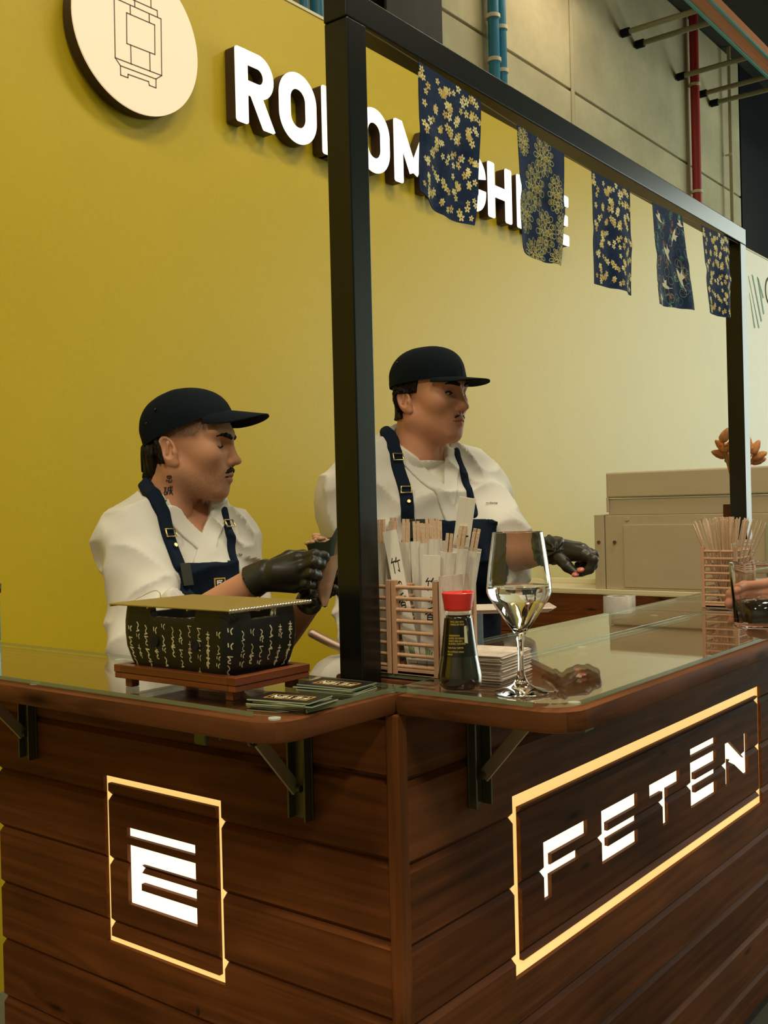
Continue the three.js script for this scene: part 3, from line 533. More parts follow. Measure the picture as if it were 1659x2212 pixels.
{
  const mk = t => phys({ specularIntensity: 0.25, map: t, roughness: 0.75, bumpMap: weave, bumpScale: 0.0003, side: THREE.DoubleSide });
  const mS = mk(sakura), mP = mk(peony), mC = mk(crane);
  const cl = (g, m, l) => tag(mesh('hanging_cloth', g, m), l, 'cloth', 'printed cloths hanging under the beam');
  cl(clothGeo([0.245], [0.45], [0.229, 2.000], [0.402, 1.968], -0.9, 0.3), mS, 'navy cloth with small gold blossoms, largest in view, beside the peony cloth');
  cl(clothGeo([0.586], [0.784], [0.585, 1.965], [0.757, 1.952], -0.7, 1.4), mP, 'navy cloth with large gold peony medallions');
  cl(clothGeo([0.916], [1.118], [0.923, 1.942], [1.131, 1.944], 0, 2.6), mS, 'navy cloth with small gold blossoms, hanging between the peony cloth and the crane cloth');
  cl(clothGeo([1.253], [1.446], [1.261, 1.940], [1.502, 1.956], 0, 0.9), mC, 'dark cloth with white cranes and green vines');
  cl(clothGeo([1.588], [1.80], [1.633, 1.972], [1.81, 1.972], -0.4, 2.0), mS, 'navy cloth with small gold blossoms, hanging past the crane cloth by the far post');
}
// ---------------------------------------------------------------- brush writing helpers
const GLYPH = {
  take: [[[.25, .05], [.1, .32]], [[.1, .28], [.46, .25]], [[.28, .27], [.27, .95]], [[.65, .05], [.52, .3]], [[.5, .29], [.96, .22]], [[.75, .25], [.76, .9], [.64, .8]]],
  no: [[[.55, .2], [.38, .72], [.22, .72], [.2, .48], [.45, .2], [.75, .25], [.85, .5], [.6, .86]]],
  kaori: [[[.7, .03], [.3, .14]], [[.12, .3], [.88, .26]], [[.5, .1], [.5, .52]], [[.5, .3], [.12, .56]], [[.5, .3], [.9, .54]], [[.3, .6], [.3, .97], [.7, .97], [.7, .6], [.3, .6]], [[.3, .78], [.7, .78]]],
  loyal: [[[.25, .12], [.75, .12], [.75, .38], [.25, .38], [.25, .12]], [[.5, .02], [.5, .5]], [[.2, .62], [.12, .82]], [[.35, .62], [.42, .92], [.75, .9], [.78, .75]], [[.52, .6], [.56, .72]], [[.78, .58], [.9, .75]]],
  sincere: [[[.05, .2], [.35, .2]], [[.1, .35], [.3, .35]], [[.1, .48], [.3, .48]], [[.1, .62], [.1, .92], [.32, .92], [.32, .62], [.1, .62]], [[.45, .2], [.95, .2]], [[.5, .2], [.42, .9]], [[.55, .45], [.7, .45], [.66, .75]], [[.7, .03], [.78, .6], [.95, .92]], [[.92, .4], [.62, .9]], [[.85, .05], [.92, .13]]],
};
function brush(x, g, px, py, s, lw, col) { x.strokeStyle = col; x.lineCap = 'round'; x.lineJoin = 'round'; for (const st of GLYPH[g]) { x.lineWidth = lw * rr(0.75, 1.25); x.beginPath(); st.forEach((p, i) => i ? x.lineTo(px + p[0] * s, py + p[1] * s) : x.moveTo(px + p[0] * s, py + p[1] * s)); x.stroke(); } }
function cursive(x, cx, y0, y1, s, lw, col) {   // one column of flowing brush script
  x.strokeStyle = col; x.lineCap = 'round'; x.lineJoin = 'round'; let y = y0;
  while (y < y1) {
    const kind = rnd(), h = s * rr(0.8, 1.5); x.lineWidth = lw * rr(0.6, 1.3); x.beginPath();
    if (kind < 0.3) { x.moveTo(cx - s * 0.4, y); x.quadraticCurveTo(cx + s * 0.1, y + h * 0.2, cx - s * 0.25, y + h * 0.6); x.moveTo(cx + s * 0.35, y); x.lineTo(cx + s * 0.3, y + h * 0.35); }
    else if (kind < 0.6) { x.moveTo(cx - s * 0.4, y); x.lineTo(cx + s * 0.4, y - s * 0.05); x.quadraticCurveTo(cx - s * 0.5, y + h * 0.7, cx + s * 0.15, y + h * 0.6); x.quadraticCurveTo(cx + s * 0.4, y + h, cx - s * 0.2, y + h * 1.05); }
    else if (kind < 0.8) { x.moveTo(cx, y); x.lineTo(cx - s * 0.05, y + h * 1.4); x.moveTo(cx - s * 0.3, y + h * 0.4); x.lineTo(cx + s * 0.35, y + h * 0.35); x.moveTo(cx - s * 0.3, y + h * 0.9); x.quadraticCurveTo(cx + s * 0.5, y + h * 0.6, cx + s * 0.2, y + h * 1.2); }
    else { x.moveTo(cx + s * 0.2, y); x.quadraticCurveTo(cx - s * 0.4, y + h * 0.4, cx, y + h * 0.6); x.quadraticCurveTo(cx + s * 0.3, y + h * 0.9, cx - s * 0.3, y + h * 1.1); x.lineTo(cx + s * 0.3, y + h * 1.2); }
    x.stroke(); y += h * rr(1.25, 1.6);
  }
}
// ---------------------------------------------------------------- tabletop grill on its wooden stand
{
  const cx = -0.131, cz = -0.271, S0 = GL1 + 0.0003, W = 0.163, L = 0.282;
  const st = thing('wooden_grill_stand', 'reddish wooden stand with short feet under the black grill', 'stand', [cx, S0, cz]);
  for (const [sx, sz] of [[-1, -1], [1, -1], [1, 1], [-1, 1]]) mesh('foot', grainUV(rbox2(sx * (W / 2 - 0.018) - 0.008, sx * (W / 2 - 0.018) + 0.008, 0, 0.0145, sz * (L / 2 - 0.024) - 0.008, sz * (L / 2 - 0.024) + 0.008, 0.0015, 1), 'y', 1.5), M.tray, st);
  const slab = (y0, y1, k) => [rbox2(-W / 2 + k, W / 2 - k, y0, y1, -L / 2 + k, -L / 2 + 0.017, 0.0015, 1), rbox2(-W / 2 + k, W / 2 - k, y0, y1, L / 2 - 0.017, L / 2 - k, 0.0015, 1), rbox2(-W / 2 + k, -W / 2 + 0.017, y0, y1, -L / 2 + 0.017, L / 2 - 0.017, 0.0015, 1), rbox2(W / 2 - 0.017, W / 2 - k, y0, y1, -L / 2 + 0.017, L / 2 - 0.017, 0.0015, 1)];
  slab(0.0146, 0.0238, 0.001).forEach((g, i) => mesh('lower_rail', grainUV(g, i < 2 ? 'x' : 'z', 1.5, i * 0.3, 0.2), M.tray, st));
  slab(0.0240, 0.0365, 0).forEach((g, i) => mesh('upper_rail', grainUV(g, i < 2 ? 'x' : 'z', 1.5, i * 0.23 + 0.5, 0.4), M.tray, st));
  mesh('base_panel', grainUV(box2(-W / 2 + 0.012, W / 2 - 0.012, 0.016, 0.022, -L / 2 + 0.012, L / 2 - 0.012), 'z', 1.5), M.tray, st);
  // ceramic body: rounded rectangle swept up a bulging profile, vents cut into the rim
  const by = S0 + 0.0224, H = 0.1085, hx = 0.0765, hz = 0.129;
  const gr = thing('tabletop_grill', 'black ceramic tabletop grill with pale brush writing on its sides', 'grill', [cx, by, cz]);
  const N = 176, prof = [[0.80, 0], [0.865, 0.006], [0.93, 0.022], [0.985, 0.045], [1.0, 0.066], [0.998, 0.085], [0.985, 0.1], [0.975, H]];
  function ringPts(k, inset) {
    const X = hx * k - inset, Z = hz * k - inset, r = 0.022, o = [];
    const sh = roundRect(-X, X, -Z, Z, r).getSpacedPoints(N); return sh.slice(0, N).map(p => [p.x, p.y]);
  }
  function vent(x, z, k) { const a = Math.abs(z) < 0.052 && Math.abs(x) > hx * 0.85, b = Math.abs(x) < 0.030 && Math.abs(z) > hz * 0.85; return a || b; }
  const rows = [];
  for (const [k, y] of prof) rows.push(ringPts(k, 0).map(([x, z]) => [x, y, z]));
  const lip = ringPts(0.975, 0).map(([x, z]) => [x, H - (vent(x, z) ? 0.014 : 0), z]); rows[rows.length - 1] = lip;
  rows[rows.length - 2] = rows[rows.length - 2].map(([x, y, z]) => [x, vent(x, z) ? H - 0.015 : y, z]);
  const inn = ringPts(0.975, 0.011).map(([x, z], i) => [x, lip[i][1], z]); rows.push(inn);
  rows.push(ringPts(0.93, 0.013).map(([x, z]) => [x, 0.045, z])); rows.push(ringPts(0.5, 0.013).map(([x, z]) => [x, 0.043, z])); rows.push(ringPts(0.2, 0.005).map(([x, z]) => [0, 0.043, 0]));
  const pos = [], uv = [], idx = [];
  rows.forEach((r, j) => { for (let i = 0; i <= N; i++) { const p = r[i % N]; pos.push(...p); uv.push(i / N, j < prof.length ? prof[j][1] / H : 0.002); } });
  for (let j = 0; j + 1 < rows.length; j++) for (let i = 0; i < N; i++) { const a = j * (N + 1) + i, b = a + N + 1; idx.push(a, b, a + 1, a + 1, b, b + 1); }
  let g = new THREE.BufferGeometry(); g.setAttribute('position', new THREE.Float32BufferAttribute(pos, 3)); g.setAttribute('uv', new THREE.Float32BufferAttribute(uv, 2)); g.setIndex(idx); g = toCreasedNormals(g, 0.6);
  const writing = canvasTex(2048, 256, (x, w, h) => {
    x.fillStyle = '#0c0f0b'; x.fillRect(0, 0, w, h);
    for (let i = 0; i < 400; i++) { x.fillStyle = 'rgba(40,44,34,0.25)'; x.fillRect(rr(0, w), rr(0, h), 2, 2); }
    for (let c = 8; c < w; c += 54) cursive(x, c + rr(-5, 5), 66 + rr(-10, 8), h - 40 - rr(0, 40), 25, 4.8, ['#d9cd9c', '#cdbf88', '#e3dab2'][c % 3]);
  });
  mesh('body', g, std({ map: writing, roughness: 0.5 }), gr);
  M.hole = std({ color: lin(0.003, 0.003, 0.003), roughness: 0.9 });
  for (const z of [-0.042, 0.052]) mesh('air_hole', cyl(0.0085, 0.0085, 0.004, 20).rotateZ(Math.PI / 2).translate(-hx - 0.0003, 0.056, z), M.hole, gr);
  for (const z of [-0.06, 0.06]) mesh('inner_bar', rbox2(-hx + 0.015, hx - 0.015, H - 0.03, H - 0.024, z - 0.004, z + 0.004, 0.001, 1), M.chrome, gr);
  for (const [x0, z0, s] of [[-0.03, -0.07, .028], [0.01, -0.03, .03], [-0.035, 0.03, .03], [0.03, 0.07, .027], [0.02, 0.02, .028]]) mesh('charcoal', new THREE.IcosahedronGeometry(s, 1).scale(1, 0.7, 1.2).translate(x0, 0.062, z0), M.hole, gr);
  // wire grate
  const gy = by + H + 0.0018, GX = 0.087, GZ = 0.139;
  const gt = thing('wire_grate', 'gold-toned wire grate lying on the black grill', 'grate', [cx, gy, cz]);
  M.wire = std({ color: lin(0.62, 0.52, 0.26), metalness: 0.9, roughness: 0.34 });
  const wg = rod(V(0, 0.0022, -GZ), V(0, 0.0022, GZ), 0.0017, 0.0017, 7), bead = new THREE.SphereGeometry(0.0028, 8, 6);
  for (let i = 0; i < 29; i++) { const w = mesh('wire', wg, M.wire, gt); w.position.x = -GX + 2 * GX * i / 28; }
  for (let i = 0; i < 29; i++) { const w = mesh('wire_end', bead, M.chrome, gt); w.position.set(-GX + 2 * GX * i / 28, 0.002, GZ + 0.001); }
  for (const z of [-GZ, -GZ / 3, GZ / 3, GZ]) mesh('cross_wire', rod(V(-GX, -0.0002, z), V(GX, -0.0002, z), 0.0018, 0.0018, 7), M.wire, gt);
  mesh('lifting_loop', tube([V(-0.05, 0.001, -GZ), V(-0.02, 0.009, -GZ - 0.004), V(0.012, 0.016, -GZ - 0.004), V(0.016, 0.012, -GZ), V(0.018, 0.001, -GZ)], 0.0009, 24, 6), M.wire, gt);
}
// ---------------------------------------------------------------- business cards
{
  const face = canvasTex(512, 320, (x, w, h) => {
    x.fillStyle = '#100f0c'; x.fillRect(0, 0, w, h); x.strokeStyle = '#d39a3c'; x.lineWidth = 13; x.strokeRect(84, 92, 344, 136);
    x.strokeStyle = '#e8e0c4'; x.lineWidth = 17; x.lineCap = 'butt';
    const G = { F: [[[0, 1], [0, 0], [1, 0]], [[0, .5], [.8, .5]]], E: [[[1, 0], [0, 0], [0, 1], [1, 1]], [[0, .5], [1, .5]]], T: [[[0, 0], [1, 0]], [[.5, 0], [.5, 1]]], N: [[[0, 1], [0, 0], [1, 1], [1, 0]]] };
    [...'FETEN'].forEach((c, i) => { for (const s of G[c]) { x.beginPath(); s.forEach((p, k) => { const X = 112 + i * 60 + p[0] * 40, Y = 128 + p[1] * 64; k ? x.lineTo(X, Y) : x.moveTo(X, Y); }); x.stroke(); } });
    x.fillRect; x.fillStyle = '#e8e0c4'; x.fillRect(288, 106, 48, 10);
  });
  const top = std({ map: face, roughness: 0.45 }), edge = std({ color: lin(0.45, 0.55, 0.35), roughness: 0.6 }), dark = std({ color: lin(0.02, 0.02, 0.016), roughness: 0.5 });
  const cardG = new THREE.BoxGeometry(0.105, 0.0016, 0.066);
  const stack = (x, z, turn, n, j, where) => { for (let i = 0; i < n; i++) { const m = mesh('business_card', cardG, [edge, edge, top, dark, edge, edge]); m.position.set(x + rr(-j, j), GL1 + 0.0012 + i * 0.0021, z + rr(-j, j)); m.rotation.y = turn + rr(-0.12, 0.12); tag(m, i === n - 1 ? 'black business card with gold frame, topmost of the ' + where : i === 0 ? 'black business card, lowest of the ' + where : 'black business card inside the ' + where, 'card', 'cards in the ' + where); } };
  stack(-0.165, -0.062, Math.PI / 2 + 0.15, 4, 0.006, 'pile at the shelf edge');
  stack(-0.055, -0.078, Math.PI / 2 + 0.1, 5, 0.005, 'pile between grill stand and post');
}
// ---------------------------------------------------------------- soy sauce bottle
{
  const t = thing('soy_sauce_bottle', 'dark soy sauce bottle with red cap and yellow small print', 'bottle', [0.052, GL1 + 0.0003, 0.086]);
  const body = [[0.0005, 0.002], [0.022, 0.0], [0.028, 0.001], [0.0325, 0.006], [0.0345, 0.014], [0.0343, 0.022], [0.0318, 0.036], [0.0278, 0.055], [0.0248, 0.075], [0.0226, 0.093], [0.0210, 0.108], [0.0205, 0.113]];
  mesh('soy_sauce', lathe([...body.map(p => [Math.max(0.0003, p[0] - 0.0012), p[1] + 0.001]), [0.0003, 0.113]], 48), phys({ color: lin(0.012, 0.005, 0.002), roughness: 0.2, clearcoat: 1, clearcoatRoughness: 0.02 }), t).userData.label = 'black soy sauce';
  mesh('glass_body', lathe([...body, [0.0203, 0.118], [0.0207, 0.1225], [0.0190, 0.1225], [0.0188, 0.115]], 48), M.pane, t);
  mesh('cap', lathe([[0.0003, 0.1445], [0.012, 0.1445], [0.0165, 0.1462], [0.0225, 0.1462], [0.0245, 0.148], [0.0248, 0.1462], [0.0232, 0.136], [0.0218, 0.1255], [0.0212, 0.1205], [0.0195, 0.1205], [0.0003, 0.1205]].reverse(), 48), phys({ color: lin(0.78, 0.035, 0.03), roughness: 0.38, clearcoat: 0.3 }), t).userData.label = 'red plastic pouring cap';
  mesh('pour_spout', merge([rbox(0.012, 0.004, 0.010, 0.001).translate(0.019, 0.1475, 0.004)]), phys({ color: lin(0.78, 0.05, 0.045), roughness: 0.4 }), t);
  const print = canvasTex(1024, 512, (x, w, h) => {
    x.fillStyle = '#050302'; x.fillRect(0, 0, w, h); x.fillStyle = '#c9a83a'; x.font = 'bold 34px sans-serif';
    ['REFILL ONLY WITH', 'YAMASA SOY SAUCE'].forEach((s, i) => x.fillText(s, 330, 50 + i * 36));
    ['INGREDIENTS:', 'WATER, SOY BEANS,', 'WHEAT AND SALT,', 'ALCOHOL CONTAINS'].forEach((s, i) => x.fillText(s, 310, 235 + i * 36));
    x.fillText('Free from 3-MCPD', 305, 398); x.fillText('No artificial colour', 300, 450); x.fillText('added', 300, 486);
    x.fillStyle = '#cfc7a4'; x.beginPath(); x.moveTo(640, 100); x.lineTo(700, 90); x.lineTo(700, 330); x.lineTo(630, 320); x.fill();
  });
  const rows = [[0.0291, 0.052], [0.0261, 0.075], [0.0239, 0.093], [0.0222, 0.109]], g = new THREE.BufferGeometry(), pos = [], uv = [], idx = [], n = 24;
  rows.forEach(([r, y], j) => { for (let i = 0; i <= n; i++) { const a = Math.PI * 1.32 - Math.PI * i / n; pos.push(Math.cos(a) * (r - 0.0005), y, Math.sin(a) * (r - 0.0005)); uv.push(i / n, (y - 0.052) / 0.057); } });
  for (let j = 0; j < 3; j++) for (let i = 0; i < n; i++) { const a = j * (n + 1) + i, b = a + n + 1; idx.push(a, a + 1, b, a + 1, b + 1, b); }
  g.setAttribute('position', new THREE.Float32BufferAttribute(pos, 3)); g.setAttribute('uv', new THREE.Float32BufferAttribute(uv, 2)); g.setIndex(idx); g.computeVertexNormals();
  mesh('printed_label', g, phys({ map: print, roughness: 0.3, clearcoat: 0.8, clearcoatRoughness: 0.03, side: THREE.DoubleSide }), t).userData.label = 'yellow printed lines';
}
// ---------------------------------------------------------------- wine glass
{
  const t = thing('wine_glass', 'stemmed wine glass about half full of clear white wine', 'glass', [0.066, GL1 + 0.0003, 0.186]);
  const out = [[0.0003, 0.0], [0.036, 0.0], [0.0402, 0.0012], [0.0405, 0.0024], [0.036, 0.0044], [0.022, 0.0085], [0.012, 0.014], [0.0068, 0.023], [0.0048, 0.036], [0.0044, 0.055], [0.0048, 0.074], [0.0072, 0.086], [0.013, 0.0955], [0.0245, 0.111], [0.0365, 0.129], [0.0455, 0.1435], [0.0482, 0.150], [0.0483, 0.156], [0.0468, 0.172], [0.0437, 0.196], [0.0405, 0.218], [0.0376, 0.2385], [0.0372, 0.2392]];
  const inn = [[0.0366, 0.2388], [0.0395, 0.218], [0.0427, 0.196], [0.0458, 0.172], [0.0473, 0.156], [0.0472, 0.1505], [0.0446, 0.144], [0.0355, 0.1297], [0.0235, 0.1118], [0.012, 0.0978], [0.005, 0.0925], [0.0003, 0.0915]];
  mesh('glass_body', lathe([...out, ...inn], 72), M.crystal, t);
  mesh('wine', lathe([[0.0003, 0.0922], [0.005, 0.0932], [0.0118, 0.0985], [0.0232, 0.1124], [0.0351, 0.1302], [0.0441, 0.1445], [0.0467, 0.1505], [0.0468, 0.156], [0.0464, 0.1595], [0.0003, 0.1595]], 72), phys({ color: lin(1, 1, 0.98), transmission: 1, thickness: 0.05, roughness: 0, ior: 1.34 }), t).userData.label = 'clear pale wine';
}
// ---------------------------------------------------------------- napkins
{
  const nap = rbox(0.118, 0.0019, 0.1, 0.0008, 1);
  M.napkin = std({ color: lin(0.86, 0.74, 0.62), roughness: 0.95, map: mottle });
  for (let i = 0; i < 17; i++) { const m = mesh('paper_napkin', nap, M.napkin); m.position.set(0.188 + rr(-0.002, 0.002), GL1 + 0.0014 + i * 0.00235, 0.052 + rr(-0.002, 0.002)); m.rotation.y = 0.12 + rr(-0.025, 0.025); m.rotation.z = rr(-0.004, 0.004);
    tag(m, i === 16 ? 'beige paper napkin on top of the pile behind the soy bottle' : i === 0 ? 'beige paper napkin at the bottom of the pile behind the soy bottle' : 'beige paper napkin inside the pile behind the soy bottle', 'napkin', 'paper napkins in the pile'); }
}
// ---------------------------------------------------------------- chopstick racks
function rack(label, x, z, W = 0.118, D = 0.094, H = 0.158) {   // corner at low x, low z
  const t = thing('chopstick_rack', label, 'rack', [x, GL1 + 0.0003, z]);
  for (const [px, pz] of [[0, 0], [W - 0.009, 0], [0, D - 0.009], [W - 0.009, D - 0.009]]) mesh('corner_post', grainUV(rbox2(px, px + 0.009, 0, H, pz, pz + 0.009, 0.001, 1), 'y', 0.5, px * 9, pz * 7), M.paleB, t);
  mesh('base', grainUV(rbox2(0.001, W - 0.001, 0.001, 0.007, 0.001, D - 0.001, 0.001, 1), 'x', 0.5), M.pale, t);
  const rails = 8;
  for (let i = 0; i < rails; i++) { const y = 0.014 + i * (H - 0.026) / (rails - 1);
    for (const px of [0.0045, W - 0.0045]) mesh('dowel', rod(V(px, y, 0.004), V(px, y, D - 0.004), 0.0034, 0.0034, 8), M.pale, t);
    for (const pz of [0.0045, D - 0.0045]) mesh('dowel', rod(V(0.004, y + 0.0005, pz), V(W - 0.004, y + 0.0005, pz), 0.0034, 0.0034, 8), M.pale, t);
  }
  for (const [a, b] of [[0.0045, 0], [W - 0.0045, 0]]) mesh('bottom_rail', grainUV(rbox2(a - 0.0035, a + 0.0035, 0, 0.011, 0.009, D - 0.009, 0.001, 1), 'z', 0.5), M.pale, t);
  return t;
}
rack('slatted pale wooden chopstick rack beside the soy bottle', 0.112, -0.090);
rack('slatted pale wooden chopstick rack half behind the black post', 0.112, -0.1865);
rack('slatted pale wooden rack full of thin sticks near the far post', 1.362, -0.040);
// paper sleeves with a chopstick pair
const sleeveTex = canvasTex(128, 768, (x, w, h) => { x.fillStyle = '#ece7da'; x.fillRect(0, 0, w, h); x.fillStyle = 'rgba(190,180,160,0.35)'; x.fillRect(w * 0.5, 0, 2, h); brush(x, 'take', 20, 150, 92, 9, '#20231d'); brush(x, 'no', 40, 275, 54, 7, '#20231d'); brush(x, 'kaori', 22, 350, 88, 8, '#20231d'); x.strokeStyle = '#5d8f2e'; x.lineWidth = 9; for (let k = 0; k < 4; k++) { x.beginPath(); x.moveTo(52 + k * 9, 720); x.lineTo(40 + k * 15, 620 + k * 12); x.stroke(); } });
M.sleeve = std({ map: sleeveTex, roughness: 0.8 }); M.sleevePlain = std({ color: lin(0.90, 0.85, 0.75), roughness: 0.85, map: mottle });
const FLOORR = GL1 + 0.0085;
function packet(label, group, foot, top, o = {}) {   // foot/top: world points; sleeve faces towards o.face
  const t = thing('chopstick_packet', label, 'chopsticks', [foot.x, foot.y, foot.z], 0, group);
  const d = top.clone().sub(foot), len = d.length(), up = d.normalize(), face = (o.face || V(-0.88, 0, 0.47)).clone(); face.addScaledVector(up, -face.dot(up)).normalize();
  const side = new THREE.Vector3().crossVectors(up, face), mtx = new THREE.Matrix4().makeBasis(side, up, face), w = o.w || 0.026;
  const put = g => g.applyMatrix4(mtx);
  const sl = o.sleeve ?? 0.72;
  if (sl > 0) { const s = mesh('paper_sleeve', put(new THREE.BoxGeometry(w, len * sl, 0.0042).translate(0, len * sl / 2, 0)), o.plain ? M.sleevePlain : [M.sleevePlain, M.sleevePlain, M.sleevePlain, M.sleevePlain, M.sleeve, M.sleeve], t); s.userData.label = 'white paper sleeve'; }
  if (sl < 1) for (const q of [-0.0034, 0.0034]) mesh('chopstick', put(box(0.0052, len - 0.004, 0.0036, q, len / 2 + 0.002, 0)), q < 0 ? M.stick : M.stickB, t);
  shadows(t); return t;
}
{
  const G1 = 'chopsticks in the rack beside the soy bottle', G2 = 'chopsticks in the rack behind the post';
  const inA = (u, v) => V(0.112 + 0.118 * u, FLOORR, -0.090 + 0.094 * v), inB = (u, v) => V(0.112 + 0.118 * u, FLOORR, -0.1865 + 0.094 * v);
  // sleeved packets that can be told apart
  const hgt = (p, h, dx, dz) => V(p.x + dx, p.y + h, p.z + dz);
  let f = inA(0.22, 0.30); packet('white sleeved chopstick packet leaning left in the rack beside the soy bottle', G1, f, hgt(f, 0.232, -0.004, -0.045), { sleeve: 1.0, w: 0.024 });
  f = inA(0.7, 0.52); packet('tallest white sleeved chopstick packet in the rack beside the soy bottle', G1, f, hgt(f, 0.285, 0.0, 0.055), { sleeve: 1, w: 0.028 });
  f = inA(0.30, 0.52); packet('white sleeved chopstick packet standing low in the rack beside the soy bottle', G1, f, hgt(f, 0.19, 0, 0.012), { sleeve: 1, w: 0.03 });
  for (let i = 0; i < 5; i++) { f = inA(0.42 + i * 0.1, 0.60 + (i % 2) * 0.12); packet('open white paper sleeve with bare chopstick ends, fanned in the rack beside the soy bottle', G1, f, hgt(f, 0.226 + (i % 3) * 0.006, 0.006, 0.028 + i * 0.006), { sleeve: 0.86, plain: true, w: 0.027 }); }
  for (let i = 0; i < 6; i++) { f = inA(0.72 - (i % 2) * 0.2, 0.12 + i * 0.075); packet('paper-wrapped chopstick pair standing upright in the rack beside the soy bottle', G1, f, hgt(f, 0.243 + (i % 3) * 0.004, 0.002, -0.012 + i * 0.003), { sleeve: 0.86, plain: true, w: 0.022 }); }
  for (let i = 0; i < 11; i++) { f = inB(0.25 + (i % 3) * 0.22, 0.1 + i * 0.075); packet('paper-wrapped chopstick pair in the rack behind the post', G2, f, hgt(f, 0.245 + (i % 4) * 0.003, 0, (i - 5) * 0.002), { sleeve: 0.84, plain: true, w: 0.022 }); }
  // folded paper packs lying in the racks
  const pk = rbox(0.07, 0.008, 0.018, 0.002, 1);
  for (let i = 0; i < 6; i++) { const m = mesh('paper_pack', pk, M.sleevePlain); m.position.set(0.165, FLOORR + 0.0045 + (i / 3 | 0) * 0.0085, -0.062 + (i % 3) * 0.0195); tag(m, 'small folded white paper pack lying in the rack beside the soy bottle', 'paper pack', 'paper packs lying in the rack'); }
  // fan of thin sticks in the far rack
  const sg = box(0.0046, 0.226, 0.0024, 0, 0.113, 0);
  for (let i = 0; i < 66; i++) {
    const u = rr(-1, 1), v = rr(-1, 1), m = mesh('wooden_stirrer', sg, i % 3 ? M.stick : M.stickB);
    m.position.set(1.421 + u * 0.018, FLOORR, 0.007 + v * 0.012); m.rotation.set(v * 0.27 + rr(-0.03, 0.03), rr(-0.4, 0.9), -u * 0.28 + rr(-0.03, 0.03));
    tag(m, 'thin pale wooden stick fanned out in the rack near the far post', 'stick', 'sticks in the far rack');
  }
  // white cards clipped to the far rack, upright card by the near rack
  const c = thing('menu_card', 'white ruled card standing inside the far stick rack', 'card', [1.372, FLOORR, 0.036]);
  mesh('card_sheet', box(0.05, 0.158, 0.002, 0.03, 0.079, 0), M.paper, c);
  for (let i = 0; i < 5; i++) mesh('ruled_line', box(0.046, 0.001, 0.0004, 0.03, 0.15 - i * 0.006, 0.0012), M.ink, c);
  const d = thing('menu_card', 'white ruled card leaning on the outside of the far stick rack', 'card', [1.49, GL1 + 0.0003, 0.012], -0.25);
  mesh('card_sheet', box(0.075, 0.17, 0.002, 0.036, 0.085, 0), M.paper, d);
  for (let i = 0; i < 9; i++) mesh('ruled_line', box(0.07, 0.001, 0.0004, 0.036, 0.162 - i * 0.009, 0.0012), M.ink, d);
  const b = thing('cardboard_panel', 'plain pinkish card panel standing against the side of the near chopstick rack', 'panel', [0.114, GL1 + 0.0003, 0.0085]);
  mesh('panel_sheet', box(0.088, 0.166, 0.003, 0.044, 0.083, 0), std({ color: lin(0.84, 0.66, 0.54), roughness: 0.85, map: mottle }), b);
  for (let i = 0; i < 5; i++) mesh('punched_tab', box(0.004, 0.006, 0.0012, 0.010, 0.145 - i * 0.03, 0.002), M.napkin, b);
}
